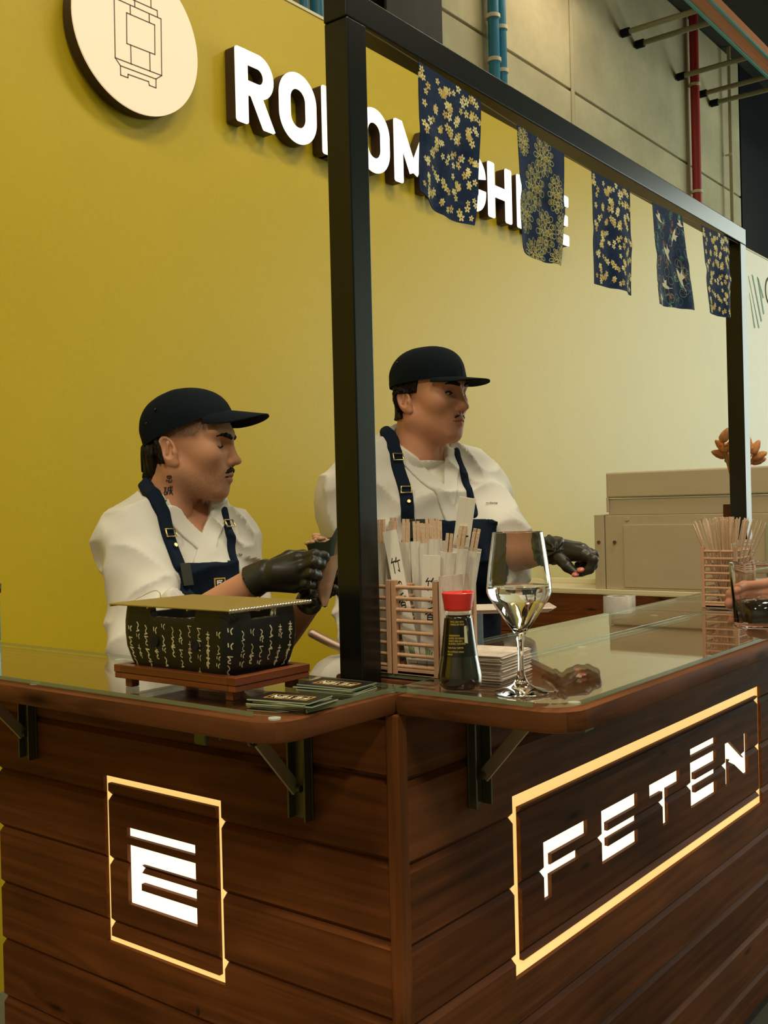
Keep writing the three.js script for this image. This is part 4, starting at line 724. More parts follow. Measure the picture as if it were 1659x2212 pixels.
// ---------------------------------------------------------------- behind the counter
{
  M.lower = M.stainB;
  tag(mesh('lower_shelf', grainUV(rbox2(0.13, 2.6, 1.052, 1.076, -0.40, -0.218, 0.003), 'x', 1.5), M.stainB), 'dark wooden work shelf just below the counter top on the staff side', 'shelf');
  mesh('support', grainUV(merge([box2(0.2, 0.23, 0, 1.052, -0.39, -0.36), box2(2.45, 2.48, 0, 1.052, -0.39, -0.36)]), 'y', 1.5), M.stainB, scene.getObjectByName('lower_shelf'));
  const t = thing('paper_roll', 'white paper roll standing behind the counter glass', 'paper roll', [1.36, 1.0765, -0.275]);
  mesh('roll', lathe([[0.014, 0], [0.038, 0], [0.038, 0.105], [0.014, 0.105], [0.014, 0]], 40), M.paper, t); mesh('loose_end', box(0.03, 0.104, 0.0012, 0.043, 0.0525, 0.026), M.paper, t); mesh('core', lathe([[0.012, 0.001], [0.0139, 0.001], [0.0139, 0.1045], [0.012, 0.1045], [0.012, 0.001]], 24), M.paleB, t);
  // long-handled utensil and cloth behind the post
  const a = dep(674, 1368, 2.0), b2 = dep(748, 1404, 1.98), c2 = dep(800, 1436, 1.96);
  const k = thing('steel_utensil', 'steel utensil whose handle sticks out left of the black post', 'utensil');
  M.dull = std({ color: lin(0.50, 0.36, 0.27), metalness: 0.7, roughness: 0.42 });
  const hd = b2.clone().sub(a).normalize();
  mesh('handle', tube([a, a.clone().lerp(b2, 0.5).add(V(0, -0.001, 0)), b2], 0.0085, 16, 10).translate(0, 0, 0), M.dull, k); mesh('handle_tip', new THREE.SphereGeometry(0.0085, 12, 8).translate(a.x, a.y, a.z), M.dull, k);
  mesh('neck', tube([b2, c2, V(0.40, 1.09, -0.28)], 0.006, 14, 8), M.dull, k); mesh('bowl', new THREE.SphereGeometry(0.03, 16, 10).scale(1.2, 0.35, 0.9).translate(0.42, 1.088, -0.28), M.dull, k);
  const cl = dep(735, 1462, 2.02);
  const g = new THREE.SphereGeometry(1, 40, 24), p = g.attributes.position; for (let i = 0; i < p.count; i++) { const x = p.getX(i), y = p.getY(i), z = p.getZ(i), n = 1 + 0.18 * (fbm(x * 2 + 5, y * 2 + 3, 4, z * 2 + 9) - 0.45); p.setXYZ(i, x * 0.075 * n, Math.max(y, -0.35) * 0.062 * n, z * 0.075 * n); } g.computeVertexNormals();
  tag(mesh('folded_cloth', g.translate(0.245, 1.098, -0.312), M.paper), 'crumpled white cloth behind the foot of the black post', 'cloth');
  const pl = thing('serving_dish', 'flat white rectangular dish on a small stand behind the wine glass', 'dish', [0, 0, 0]);
  const dl = dep(1002, 1316, 2.05), dr = dep(1194, 1313, 2.05), mid = dl.clone().lerp(dr, 0.5), dirv = dr.clone().sub(dl);
  const wdt = dirv.length(), ang = -Math.atan2(dirv.z, dirv.x);
  const dish = merge([rbox(wdt * 0.84, 0.004, 0.085, 0.0015).translate(0, 0.001, 0), rbox(wdt * 0.1, 0.003, 0.09, 0.0012).rotateZ(0.45).translate(wdt * 0.455, 0.0055, 0), rbox(wdt * 0.1, 0.003, 0.09, 0.0012).rotateZ(-0.45).translate(-wdt * 0.455, 0.0055, 0), rbox(wdt * 0.9, 0.003, 0.014, 0.0012).rotateX(-0.45).translate(0, 0.005, 0.045), rbox(wdt * 0.9, 0.003, 0.014, 0.0012).rotateX(0.45).translate(0, 0.005, -0.045)]).rotateY(ang);
  mesh('dish_body', dish.translate(mid.x, mid.y - 0.004, mid.z), phys({ color: lin(0.72, 0.64, 0.56), roughness: 0.25, clearcoat: 0.5 }), pl);
  const foot = dl.clone().lerp(dr, 0.1); mesh('stand', rbox2(foot.x - 0.015, foot.x + 0.015, 1.0765, mid.y - 0.005, foot.z - 0.015, foot.z + 0.015, 0.003), M.black, pl);
  const cup = dep(1033, 1366, 1.86); tag(mesh('plastic_cup', lathe([[0.0003, 0], [0.011, 0], [0.013, 0.034], [0.0118, 0.034], [0.010, 0.002], [0.0003, 0.002]], 28).translate(0.262, GL1 + 0.0003, -0.03), phys({ color: lin(0.85, 0.45, 0.38), roughness: 0.4, transmission: 0.3, thickness: 0 })), 'small pink plastic cup between the soy bottle and the napkins', 'cup');
}
// far end of the stall: white worktop on a wooden back, kitchen machine
{
  const X = 3.2;
  const t = thing('end_counter', 'brown wooden counter with white worktop across the far end of the stall', 'counter');
  for (let i = 0; i < 5; i++) mesh('board', grainUV(rbox2(X, X + 0.03, 0.02 + i * 0.197, 0.02 + (i + 1) * 0.197 - 0.002, -1.88, -0.22, 0.003, 1), 'z', 1.5, i * 0.41, i * 0.37), i === 4 ? M.stainB : M.stainC, t);
  mesh('worktop', rbox2(X - 0.004, X + 0.62, 1.008, 1.030, -1.89, -0.2, 0.003), std({ color: lin(0.78, 0.72, 0.52), roughness: 0.35 }), t);
  mesh('upstand', rbox2(X + 0.28, X + 0.30, 1.030, 1.055, -1.89, -1.3, 0.003), std({ color: lin(0.78, 0.72, 0.52), roughness: 0.35 }), t);
  mesh('side_panel', merge([box2(X + 0.03, X + 0.6, 0, 1.008, -1.885, -1.865), box2(X + 0.03, X + 0.6, 0, 1.008, -0.235, -0.215)]), M.carcass, t);
  M.machine = std({ color: lin(0.57, 0.48, 0.34), roughness: 0.45, map: wallMap }); M.seam = std({ color: lin(0.05, 0.04, 0.03), roughness: 0.8 });
  const m = thing('kitchen_machine', 'beige-grey kitchen machine cabinet on the far white worktop', 'machine', [X + 0.012, 1.0303, 0]);
  mesh('lower_housing', rbox2(0, 0.5, 0, 0.345, -1.215, -0.25, 0.004), M.machine, m);
  mesh('side_flange', rbox2(-0.004, 0.4, 0, 0.348, -1.268, -1.218, 0.003), M.machine, m);
  mesh('service_door', rbox2(-0.006, 0.0, 0.012, 0.300, -1.12, -0.55, 0.002), M.machine, m);
  mesh('upper_housing', rbox2(0.002, 0.48, 0.345, 0.422, -1.195, -0.25, 0.004), M.machine, m);
  mesh('top_cover', rbox2(-0.012, 0.48, 0.425, 0.545, -1.2, -0.44, 0.01), M.machine, m);
  mesh('cover_edge', merge([rbox2(-0.012, 0.0, 0.36, 0.43, -1.2, -1.188, 0.003, 1)]), M.machine, m);
  mesh('control_screen', rbox2(-0.01, 0.45, 0.43, 0.545, -0.425, -0.25, 0.006), M.black, m);
  for (const [y, z] of [[0.22, -1.245], [0.22, -1.165], [0.325, -1.10], [0.325, -0.74], [0.33, -0.45], [0.295, -0.36]]) mesh('screw', cyl(0.008, 0.008, 0.006, 12).rotateZ(Math.PI / 2).translate(y < 0.3 && z < -1 ? -0.006 : -0.003, y, z), y < 0.3 ? M.steel : M.machine, m);
  mesh('grab_rail', rbox2(-0.012, 0, 0.0, 0.3, -0.47, -0.45, 0.003, 1), std({ color: lin(0.5, 0.55, 0.45), roughness: 0.3, metalness: 0.5 }), m);
}
// vase with dried bunny-tail grass, behind the far post
{
  const VZ = -0.184, VX = at(1590, 1100, 'z', VZ).x;
  const t = thing('flower_vase', 'square brown vase behind the far rack and post', 'vase', [VX, TOPW + 0.0003, VZ]);
  mesh('vase_body', merge([rbox2(-0.04, 0.04, 0, 0.006, -0.028, 0.028, 0.002), rbox2(-0.04, -0.034, 0.006, 0.272, -0.028, 0.028, 0.002), rbox2(0.034, 0.04, 0.006, 0.272, -0.028, 0.028, 0.002), rbox2(-0.034, 0.034, 0.006, 0.272, -0.028, -0.022, 0.002), rbox2(-0.034, 0.034, 0.006, 0.272, 0.022, 0.028, 0.002)]), std({ color: lin(0.20, 0.055, 0.02), roughness: 0.5, map: woodMap }), t);
  M.tail = std({ color: lin(0.95, 0.42, 0.16), roughness: 0.95, map: mottle }); M.stem = std({ color: lin(0.42, 0.28, 0.12), roughness: 0.9 });
  const heads = [[1566, 940, 0.5, 1.0], [1574, 965, 0.9, 0.5], [1558, 962, -0.9, 0.8], [1553, 980, -1.3, 0.4], [1572, 985, -0.3, 1], [1583, 955, 0.3, 1], [1586, 992, 0.2, 1.1], [1580, 1000, -0.2, -0.8], [1594, 972, 0.2, 1], [1592, 985, 0.1, -0.6], [1632, 966, 0.6, 1], [1641, 984, 1.2, 0.5], [1638, 994, 1.3, 0.2], [1616, 960, 0.2, 1], [1610, 985, 0.4, 1]];
  const grp = 'dried grass heads in the vase';
  heads.forEach(([px, py, ax, ay], i) => {
    const D = 3.30 + (i % 5) * 0.016, c = dep(px, py, D), dir = RT0.clone().multiplyScalar(ax).add(V(0, ay, 0)).normalize();
    const f = thing('bunny_tail_stem', 'dried orange-brown bunny-tail stem standing in the vase', 'dried flower', [0, 0, 0], 0, grp);
    const hg = new THREE.SphereGeometry(1, 16, 14), p = hg.attributes.position;
    for (let k = 0; k < p.count; k++) { const y = p.getY(k), s = (1 - 0.35 * y) * (1 + 0.25 * (hash(k, i) - 0.5)); p.setXYZ(k, p.getX(k) * 0.0135 * s, y * 0.026, p.getZ(k) * 0.0135 * s); } hg.computeVertexNormals();
    hg.applyQuaternion(new THREE.Quaternion().setFromUnitVectors(V(0, 1, 0), dir)).translate(c.x, c.y, c.z);
    mesh('flower_head', hg, M.tail, f);
    const b0 = c.clone().addScaledVector(dir, -0.018), b1 = V(VX + rr(-0.02, 0.02), GL1 + 0.285, VZ + rr(-0.012, 0.012));
    mesh('stem', tube([b0, b0.clone().lerp(b1, 0.35).add(V(0, 0.01, 0)), b1, V(b1.x, GL1 + 0.02, b1.z)], 0.0017, 20, 6), M.stem, f);
  });
}
// bottle at the edge of the end shelf
{
  const p = at(-16, 1384, 'y', GL1), t = thing('teal_bottle', 'teal bottle with dark cap on the end shelf, cut off by the frame', 'bottle', [p.x, GL1 + 0.0003, p.z]);
  mesh('bottle_body', lathe([[0.0003, 0], [0.017, 0], [0.0185, 0.004], [0.0185, 0.085], [0.014, 0.1], [0.0003, 0.1]], 28), phys({ color: lin(0.12, 0.40, 0.42), roughness: 0.2, clearcoat: 0.6 }), t);
  mesh('cap', lathe([[0.0003, 0.1], [0.021, 0.108], [0.022, 0.128], [0.0003, 0.13]], 28), M.black, t);
}
// ---------------------------------------------------------------- implicit surfaces for people
const smin = (a, b, k) => { const h = Math.max(k - Math.abs(a - b), 0) / k; return Math.min(a, b) - h * h * k * 0.25; };
const smax = (a, b, k) => -smin(-a, -b, k);
function capD(x, y, z, b) {   // tapered capsule [ax ay az bx by bz ra rb]
  const bx = b[3] - b[0], by = b[4] - b[1], bz = b[5] - b[2], px = x - b[0], py = y - b[1], pz = z - b[2];
  const t = clamp((px * bx + py * by + pz * bz) / (bx * bx + by * by + bz * bz + 1e-12), 0, 1);
  const dx = px - bx * t, dy = py - by * t, dz = pz - bz * t;
  return Math.sqrt(dx * dx + dy * dy + dz * dz) - (b[6] + (b[7] - b[6]) * t);
}
function ellD(x, y, z, c, r) { const a = (x - c[0]) / r[0], b = (y - c[1]) / r[1], d = (z - c[2]) / r[2], k0 = Math.sqrt(a * a + b * b + d * d), a2 = a / r[0], b2 = b / r[1], d2 = d / r[2], k1 = Math.sqrt(a2 * a2 + b2 * b2 + d2 * d2); return k1 < 1e-9 ? -Math.min(...r) : k0 * (k0 - 1) / k1; }
const bone = (a, b, ra, rb) => [a.x, a.y, a.z, b.x, b.y, b.z, ra, rb];
const bones = (list, k) => (x, y, z) => { let d = 1e3; for (const b of list) { const e = capD(x, y, z, b); d = d > 900 ? e : smin(d, e, k); } return d; };
function surface(sdf, lo, hi, cell, color) {   // naive surface nets
  const nx = Math.ceil((hi.x - lo.x) / cell) + 1, ny = Math.ceil((hi.y - lo.y) / cell) + 1, nz = Math.ceil((hi.z - lo.z) / cell) + 1;
  const f = new Float32Array(nx * ny * nz), id = new Int32Array(nx * ny * nz).fill(-1);
  for (let k = 0, q = 0; k < nz; k++) for (let j = 0; j < ny; j++) for (let i = 0; i < nx; i++, q++) f[q] = sdf(lo.x + i * cell, lo.y + j * cell, lo.z + k * cell);
  const pos = [], idx = [], sx = 1, sy = nx, sz = nx * ny;
  for (let k = 0; k + 1 < nz; k++) for (let j = 0; j + 1 < ny; j++) for (let i = 0; i + 1 < nx; i++) {
    const q = i + j * sy + k * sz; let m = 0; for (let c = 0; c < 8; c++) if (f[q + (c & 1) * sx + (c >> 1 & 1) * sy + (c >> 2) * sz] < 0) m |= 1 << c;
    if (m === 0 || m === 255) continue;
    let X = 0, Y = 0, Z = 0, n = 0;
    for (let a = 0; a < 8; a++) for (const bit of [1, 2, 4]) { if (a & bit) continue; const b = a | bit, fa = f[q + (a & 1) * sx + (a >> 1 & 1) * sy + (a >> 2) * sz], fb = f[q + (b & 1) * sx + (b >> 1 & 1) * sy + (b >> 2) * sz]; if ((fa < 0) === (fb < 0)) continue; const t = fa / (fa - fb); X += (a & 1) + t * (bit === 1); Y += (a >> 1 & 1) + t * (bit === 2); Z += (a >> 2) + t * (bit === 4); n++; }
    id[q] = pos.length / 3; pos.push(lo.x + (i + X / n) * cell, lo.y + (j + Y / n) * cell, lo.z + (k + Z / n) * cell);
  }
  for (let k = 1; k + 1 < nz; k++) for (let j = 1; j + 1 < ny; j++) for (let i = 1; i + 1 < nx; i++) {
    const q = i + j * sy + k * sz, s = f[q] < 0;
    const quad = (a, b, c, d, flip) => { if (a < 0 || b < 0 || c < 0 || d < 0) return; flip ? idx.push(a, c, b, a, d, c) : idx.push(a, b, c, a, c, d); };
    if (s !== (f[q + sx] < 0)) quad(id[q - sy - sz], id[q - sz], id[q], id[q - sy], !s);
    if (s !== (f[q + sy] < 0)) quad(id[q - sx - sz], id[q - sx], id[q], id[q - sz], !s);
    if (s !== (f[q + sz] < 0)) quad(id[q - sx - sy], id[q - sy], id[q], id[q - sx], !s);
  }
  const nor = new Float32Array(pos.length), col = color ? new Float32Array(pos.length) : null, e = cell * 0.4;
  for (let i = 0; i < pos.length; i += 3) {
    const [x, y, z] = [pos[i], pos[i + 1], pos[i + 2]], gx = sdf(x + e, y, z) - sdf(x - e, y, z), gy = sdf(x, y + e, z) - sdf(x, y - e, z), gz = sdf(x, y, z + e) - sdf(x, y, z - e), l = Math.hypot(gx, gy, gz) || 1;
    nor[i] = gx / l; nor[i + 1] = gy / l; nor[i + 2] = gz / l;
    if (col) { const c = color(x, y, z); col[i] = c[0]; col[i + 1] = c[1]; col[i + 2] = c[2]; }
  }
  const g = new THREE.BufferGeometry(); g.setAttribute('position', new THREE.Float32BufferAttribute(pos, 3)); g.setAttribute('normal', new THREE.BufferAttribute(nor, 3)); if (col) g.setAttribute('color', new THREE.BufferAttribute(col, 3)); g.setIndex(idx);
  const uv = new Float32Array(pos.length / 3 * 2); for (let i = 0; i < uv.length / 2; i++) { uv[i * 2] = (pos[i * 3] + pos[i * 3 + 2]) * 3; uv[i * 2 + 1] = pos[i * 3 + 1] * 3; } g.setAttribute('uv', new THREE.BufferAttribute(uv, 2));
  return g;
}
function boundsOf(list, pad) { const lo = V(1e3, 1e3, 1e3), hi = V(-1e3, -1e3, -1e3); for (const b of list) for (const o of [0, 3]) { const r = Math.max(b[6], b[7]) + pad; lo.min(V(b[o] - r, b[o + 1] - r, b[o + 2] - r)); hi.max(V(b[o] + r, b[o + 1] + r, b[o + 2] + r)); } return [lo, hi]; }
// frame: origin + forward turned `deg` from facing the camera towards the picture's right
const HFW = V(Math.cos(YAW), 0, -Math.sin(YAW)), HRT = V(Math.sin(YAW), 0, Math.cos(YAW));
function frame(o, deg, pitch = 0) {
  const a = deg * Math.PI / 180, F0 = HRT.clone().multiplyScalar(Math.sin(a)).addScaledVector(HFW, -Math.cos(a)), R = new THREE.Vector3().crossVectors(F0, V(0, 1, 0));
  const F = F0.clone().multiplyScalar(Math.cos(pitch)).addScaledVector(V(0, 1, 0), Math.sin(pitch)), U = new THREE.Vector3().crossVectors(R, F);
  return {
    o, F, U, R, to: (x, y, z) => V(o.x + F.x * x + U.x * y + R.x * z, o.y + F.y * x + U.y * y + R.y * z, o.z + F.z * x + U.z * y + R.z * z),
    from: (x, y, z) => { const a = x - o.x, b = y - o.y, c = z - o.z; return [a * F.x + b * F.y + c * F.z, a * U.x + b * U.y + c * U.z, a * R.x + b * R.y + c * R.z]; },
    m: new THREE.Matrix4().makeBasis(F, U, R).setPosition(o),
  };
}
// head in its own axes: x forward, y up, z to the person's right, origin between the ears
function headSDF(h) {
  const w = h.wide, J = h.jaw;
  return (x, y, zz) => {
    const z = Math.abs(zz);
    let d = ellD(x, y, z, [0.018, 0.046, 0], [0.096, 0.084, 0.072 * w]);
    d = smin(d, ellD(x, y, z, [0.056, -0.022, 0], [0.058, 0.084, 0.060 * w]), 0.035);
    d = smin(d, capD(x, y, z, [0.006, -0.048, 0.050 * w, 0.078, -0.090, 0.014, 0.021 * J, 0.020 * J]), 0.03);       // jaw
    d = smin(d, ellD(x, y, z, [0.090, -0.092, 0], [0.0165, 0.017, 0.021]), 0.018);                                  // chin
    d = smin(d, ellD(x, y, z, [0.086, -0.052, 0], [0.028, 0.030, 0.030]), 0.022);                                   // mouth mound
    d = smin(d, ellD(x, y, z, [0.078, -0.010, 0.044 * w], [0.024, 0.022, 0.020]), 0.026);                           // cheekbone
    d = smin(d, capD(x, y, z, [0.109, 0.037, 0.010, 0.094, 0.040, 0.047 * w, 0.0108, 0.010]), 0.018);               // brow
    d = smax(d, -ellD(x, y, z, [0.119, 0.013, 0.031], [0.024, 0.0145, 0.019]), 0.012);                              // socket
    d = smin(d, ellD(x, y, z, [0.0885, 0.0120, 0.0315], [0.0148, 0.0118, 0.0160]), 0.003);                          // closed lid over the eyeball
    d = smin(d, capD(x, y, z, [0.1075, 0.026, 0, 0.1265, -0.020, 0, 0.0082, 0.0092]), 0.012);                        // nose
    d = smin(d, ellD(x, y, z, [0.1290, -0.0235, 0], [0.0118, 0.0092, 0.0105]), 0.006);
    d = smin(d, ellD(x, y, z, [0.1145, -0.0285, 0.0115], [0.0105, 0.0075, 0.0075]), 0.006);
    d = smax(d, -ellD(x, y, z, [0.1185, -0.0365, 0.0065], [0.0055, 0.004, 0.0035]), 0.003);                         // nostril
    d = smin(d, capD(x, y, z, [0.1165, -0.0540, 0.002, 0.1050, -0.0578, 0.022, 0.0056, 0.0028]), 0.005);            // upper lip
    d = smin(d, capD(x, y, z, [0.1130, -0.0665, 0.0, 0.1035, -0.0615, 0.020, 0.0072, 0.0034]), 0.005);              // lower lip
    d = smax(d, -capD(x, y, z, [0.1215, -0.0602, 0, 0.1075, -0.0600, 0.022, 0.0018, 0.0012]), 0.002);               // line of the mouth
    // ear
    const ez = z - 0.0765 * w, lean = x + 0.25 * (y - 0.0) + 0.35 * ez;
    let e = ellD(lean, y, ez, [-0.006, -0.002, 0], [0.0205, 0.0330, 0.0098]);
    e = smax(e, -ellD(lean, y, ez, [-0.002, 0.003, 0.0095], [0.0145, 0.0240, 0.0108]), 0.003);
    e = smin(e, capD(lean, y, ez, [0.000, 0.014, 0.003, -0.0075, -0.010, 0.003, 0.0030, 0.0030]), 0.003);
    e = smin(e, ellD(lean, y, ez, [0.0095, -0.006, 0.002], [0.0045, 0.0065, 0.0045]), 0.003);
    e = smin(e, ellD(lean, y, ez, [0.002, -0.028, -0.001], [0.008, 0.009, 0.0055]), 0.005);
    d = smin(d, e, 0.005);
    // neck
    d = smin(d, capD(x, y, z, [-0.012, -0.03, 0.006, h.neck[0], h.neck[1], 0.012, 0.052 * w, 0.058 * w]), 0.03);
    d = smin(d, capD(x, y, z, [-0.002, -0.04, 0.052, h.neck[0] + 0.045, h.neck[1] + 0.01, 0.012, 0.013, 0.012]), 0.02);   // neck muscle
    return d;
  };
}
const SKIN_A = [0.57, 0.275, 0.158], SKIN_B = [0.58, 0.270, 0.160], mixc = (a, b, t) => [a[0] + (b[0] - a[0]) * t, a[1] + (b[1] - a[1]) * t, a[2] + (b[2] - a[2]) * t];
M.skin = phys({ color: lin(1, 1, 1), vertexColors: true, roughness: 0.52, specularIntensity: 0.6, sheen: 0.15, sheenColor: lin(1, 0.7, 0.5) });
M.hairDark = phys({ specularIntensity: 0.35, color: lin(0.010, 0.007, 0.005), roughness: 0.6 });
M.shirt = std({ color: lin(0.68, 0.665, 0.61), roughness: 0.85, bumpMap: weave, bumpScale: 0.0002 });
M.tee = std({ color: lin(0.80, 0.77, 0.66), roughness: 0.9 });
M.apron = phys({ specularIntensity: 0.35, color: lin(0.0055, 0.0125, 0.028), roughness: 0.9, bumpMap: weave, bumpScale: 0.0004 });
M.capcloth = phys({ specularIntensity: 0.25, color: lin(0.0045, 0.0085, 0.014), roughness: 0.85, bumpMap: weave, bumpScale: 0.0004 });
M.leather = std({ color: lin(0.03, 0.034, 0.018), roughness: 0.55, map: mottle });
M.glove = phys({ color: lin(0.022, 0.020, 0.012), roughness: 0.44, clearcoat: 0.2, clearcoatRoughness: 0.25 });
M.trousers = phys({ specularIntensity: 0.3, color: lin(0.02, 0.022, 0.028), roughness: 0.85 });
M.eyewhite = phys({ color: lin(0.55, 0.48, 0.42), roughness: 0.25 }); M.iris = phys({ color: lin(0.015, 0.008, 0.004), roughness: 0.1 });
function capGeo(h, part) {   // h.cap: rim points front/back, crown height
  const c = h.cap, pos = [], idx = [], uv = [];
  const sl = Math.atan2(c.front[1] - c.back[1], c.front[0] - c.back[0]), mx = (c.front[0] + c.back[0]) / 2, my = (c.front[1] + c.back[1]) / 2, rx = Math.hypot(c.front[0] - c.back[0], c.front[1] - c.back[1]) / 2, rz = c.rz;
  const P = (lx, ly, lz) => [mx + Math.cos(sl) * lx - Math.sin(sl) * ly, my + Math.sin(sl) * lx + Math.cos(sl) * ly, lz];
  if (part === 'crown') {
    const NA = 72, NT = 22;
    for (let j = 0; j <= NT; j++) for (let i = 0; i <= NA; i++) {
      const a = i / NA * Math.PI * 2, t = j / NT, ca = Math.cos(a), sa = Math.sin(a), fr = smooth(0.3, 1, ca);
      const ex = 2.4 + (c.fx - 2.4) * fr, pr = Math.pow(Math.max(0, 1 - Math.pow(t, ex)), 1 / ex), hh = c.h * (1 + 0.06 * fr * (1 - t));
      const wob = 1 + 0.014 * Math.sin(a * 5 + t * 4) * t * (1 - t) * 4 + 0.035 * (fbm(a * 2.4 + 3, t * 5, 3) - 0.45) * (1 - t);
      const seam = 1 - 0.006 * (Math.exp(-Math.pow((Math.abs(((a + Math.PI) % (2 * Math.PI)) - Math.PI) - 0.95) * 26, 2)) + Math.exp(-Math.pow((Math.abs(((a + Math.PI) % (2 * Math.PI)) - Math.PI) - 2.3) * 26, 2)));
      pos.push(...P(ca * rx * pr * wob * seam + c.lean * t * t, hh * t, sa * rz * pr * wob * seam)); uv.push(i / NA * 4, t);
    }
    for (let j = 0; j < NT; j++) for (let i = 0; i < NA; i++) { const a = j * (NA + 1) + i, b = a + NA + 1; idx.push(a, b, a + 1, a + 1, b, b + 1); }
  } else {
    const NU = 36, NV = 12, TH = 0.0032;
    for (const s of [0, 1]) for (let j = 0; j <= NV; j++) for (let i = 0; i <= NU; i++) {
      const u = i / NU * 2 - 1, v = j / NV, a = u * 0.98, out = c.brim * Math.sqrt(Math.max(0, 1 - Math.pow(Math.abs(u), 2.6))) * v;
      const lx = Math.cos(a) * (rx - 0.002) + out, lz = Math.sin(a) * (rz + 0.001) * (1 + 0.04 * v), droop = -c.droop * u * u * (0.25 + 0.75 * v) - c.tilt * out;
      pos.push(...P(lx, 0.004 + droop - s * TH, lz)); uv.push(u, v);
    }
    const W = NU + 1, O = W * (NV + 1);
    for (let j = 0; j < NV; j++) for (let i = 0; i < NU; i++) { const a = j * W + i, b = a + W; idx.push(a, a + 1, b, a + 1, b + 1, b, a + O, b + O, a + 1 + O, a + 1 + O, b + O, b + 1 + O); }
    for (let i = 0; i < NU; i++) { const a = NV * W + i; idx.push(a, a + 1, a + O, a + 1, a + 1 + O, a + O); }
  }
  const g = new THREE.BufferGeometry(); g.setAttribute('position', new THREE.Float32BufferAttribute(pos, 3)); g.setAttribute('uv', new THREE.Float32BufferAttribute(uv, 2)); g.setIndex(idx); g.computeVertexNormals(); return g;
}
function onSurface(sdf, p, dir, n = 40) { const q = p.clone(); for (let i = 0; i < n; i++) { const d = sdf(q.x, q.y, q.z); if (Math.abs(d) < 2e-4) break; q.addScaledVector(dir, d * 0.9); } return q; }
function person(c) {
  const t = thing('person', c.label, 'person', [c.base.x, 0, c.base.z]);
  const put = (name, g, m, parent) => { g.translate(-c.base.x, 0, -c.base.z); return mesh(name, g, m, parent || t); };
  const H = frame(c.head.o, c.head.deg, c.head.pitch || 0), T = frame(c.torso.o, c.torso.deg), hs = headSDF(c.head);
  // ---- torso
  const k = c.torso.k, wd = c.torso.w;
  const torsoLocal = (x, y, z) => {
    const a = Math.abs(z);
    let d = ellD(x, y, z, [0.0, -0.21, 0], [0.112 * k, 0.235, 0.165 * wd]);
    d = smin(d, ellD(x, y, z, [0.012 * k, -0.46, 0], [0.118 * k * c.torso.belly, 0.21, 0.152 * wd * c.torso.belly]), 0.08);
    d = smin(d, ellD(x, y, z, [-0.01, -0.64, 0], [0.12 * k, 0.16, 0.165 * wd]), 0.08);
    d = smin(d, capD(x, y, a, [-0.018, 0.018, 0.03, -0.012, -0.052, 0.135 * wd, 0.052, 0.062]), 0.05);
    return d;
  };
  const legs = [bone(T.to(-0.01, -0.68, 0.085), T.to(0.0, -1.0 * c.torso.leg, 0.09), 0.085, 0.06), bone(T.to(-0.01, -0.68, -0.085), T.to(0.0, -1.0 * c.torso.leg, -0.09), 0.085, 0.06), bone(T.to(0, -1.0 * c.torso.leg, 0.09), V(T.to(0, 0, 0.09).x, 0.09, T.to(0, 0, 0.09).z), 0.058, 0.04), bone(T.to(0, -1.0 * c.torso.leg, -0.09), V(T.to(0, 0, -0.09).x, 0.09, T.to(0, 0, -0.09).z), 0.058, 0.04)];
  const feet = [0.09, -0.09].map(z => { const p = T.to(-0.03, 0, z), q = T.to(0.13, 0, z); return bone(V(p.x, 0.04, p.z), V(q.x, 0.034, q.z), 0.04, 0.034); });
  const arms = c.arms.flatMap(a => [bone(a.sh, a.el, 0.052 * c.limb, 0.042 * c.limb), bone(a.el, a.wr, 0.043 * c.limb, 0.0275 * c.limb)]);
  const armF = bones(arms, 0.02), legF = bones(legs, 0.04), feetF = bones(feet, 0.03);
  const bodyF = (x, y, z) => { const l = T.from(x, y, z); return smin(smin(torsoLocal(...l) + 0.004, armF(x, y, z), 0.04), smin(legF(x, y, z), feetF(x, y, z), 0.03), 0.04); };
  const headW = (x, y, z) => hs(...H.from(x, y, z));
  const N0 = H.to(c.head.neck[0], c.head.neck[1], 0);
  const skinC = (x, y, z) => { const l = H.from(x, y, z); return c.paint(l[0], l[1], l[2], x, y, z); };
  const all = boundsOf([...arms, ...legs, ...feet], 0.06); all[0].min(T.to(0, 0, 0).add(V(-0.3, -0.9, -0.3))); all[1].max(T.to(0, 0.05, 0).add(V(0.3, 0.02, 0.3)));
  const gBody = surface(bodyF, all[0], all[1], 0.013, () => c.skin);
  const armB = boundsOf(arms.filter((_, i) => i % 2), 0.03), gArm = null;
  const gHead = surface(headW, H.o.clone().add(V(-0.19, -0.24, -0.19)), H.o.clone().add(V(0.19, 0.17, 0.19)), 0.0032, skinC);
  const gFore = c.arms.map((a, i) => surface((x, y, z) => capD(x, y, z, bone(a.el, a.wr, 0.0445 * c.limb, 0.029 * c.limb)) - 0.004 * c.limb * Math.sin(Math.PI * clamp(V(x, y, z).sub(a.el).dot(a.wr.clone().sub(a.el)) / a.wr.distanceToSquared(a.el), 0, 1)), ...boundsOf([bone(a.el, a.wr, 0.045, 0.03)], 0.012), 0.006, () => c.skin));
  put('body', mergeGeometries([gBody, gHead, ...gFore, ...(c.hands || [])]), M.skin);
  // ---- trousers and shoes
  put('trousers', surface((x, y, z) => { const l = T.from(x, y, z); return smax(smin(legF(x, y, z) - 0.02, smax(torsoLocal(...l) - 0.012, l[1] + 0.6, 0.01), 0.05), -(y - 0.06), 0.01); }, boundsOf(legs, 0.05)[0].add(V(-0.08, -0.02, -0.08)), boundsOf(legs, 0.05)[1].add(V(0.08, 0.12, 0.08)), 0.014), M.trousers);
  feet.forEach(f => put('shoe', surface((x, y, z) => Math.max(capD(x, y, z, f) - 0.008, -y + 0.002), ...boundsOf([f], 0.02), 0.008), M.black));
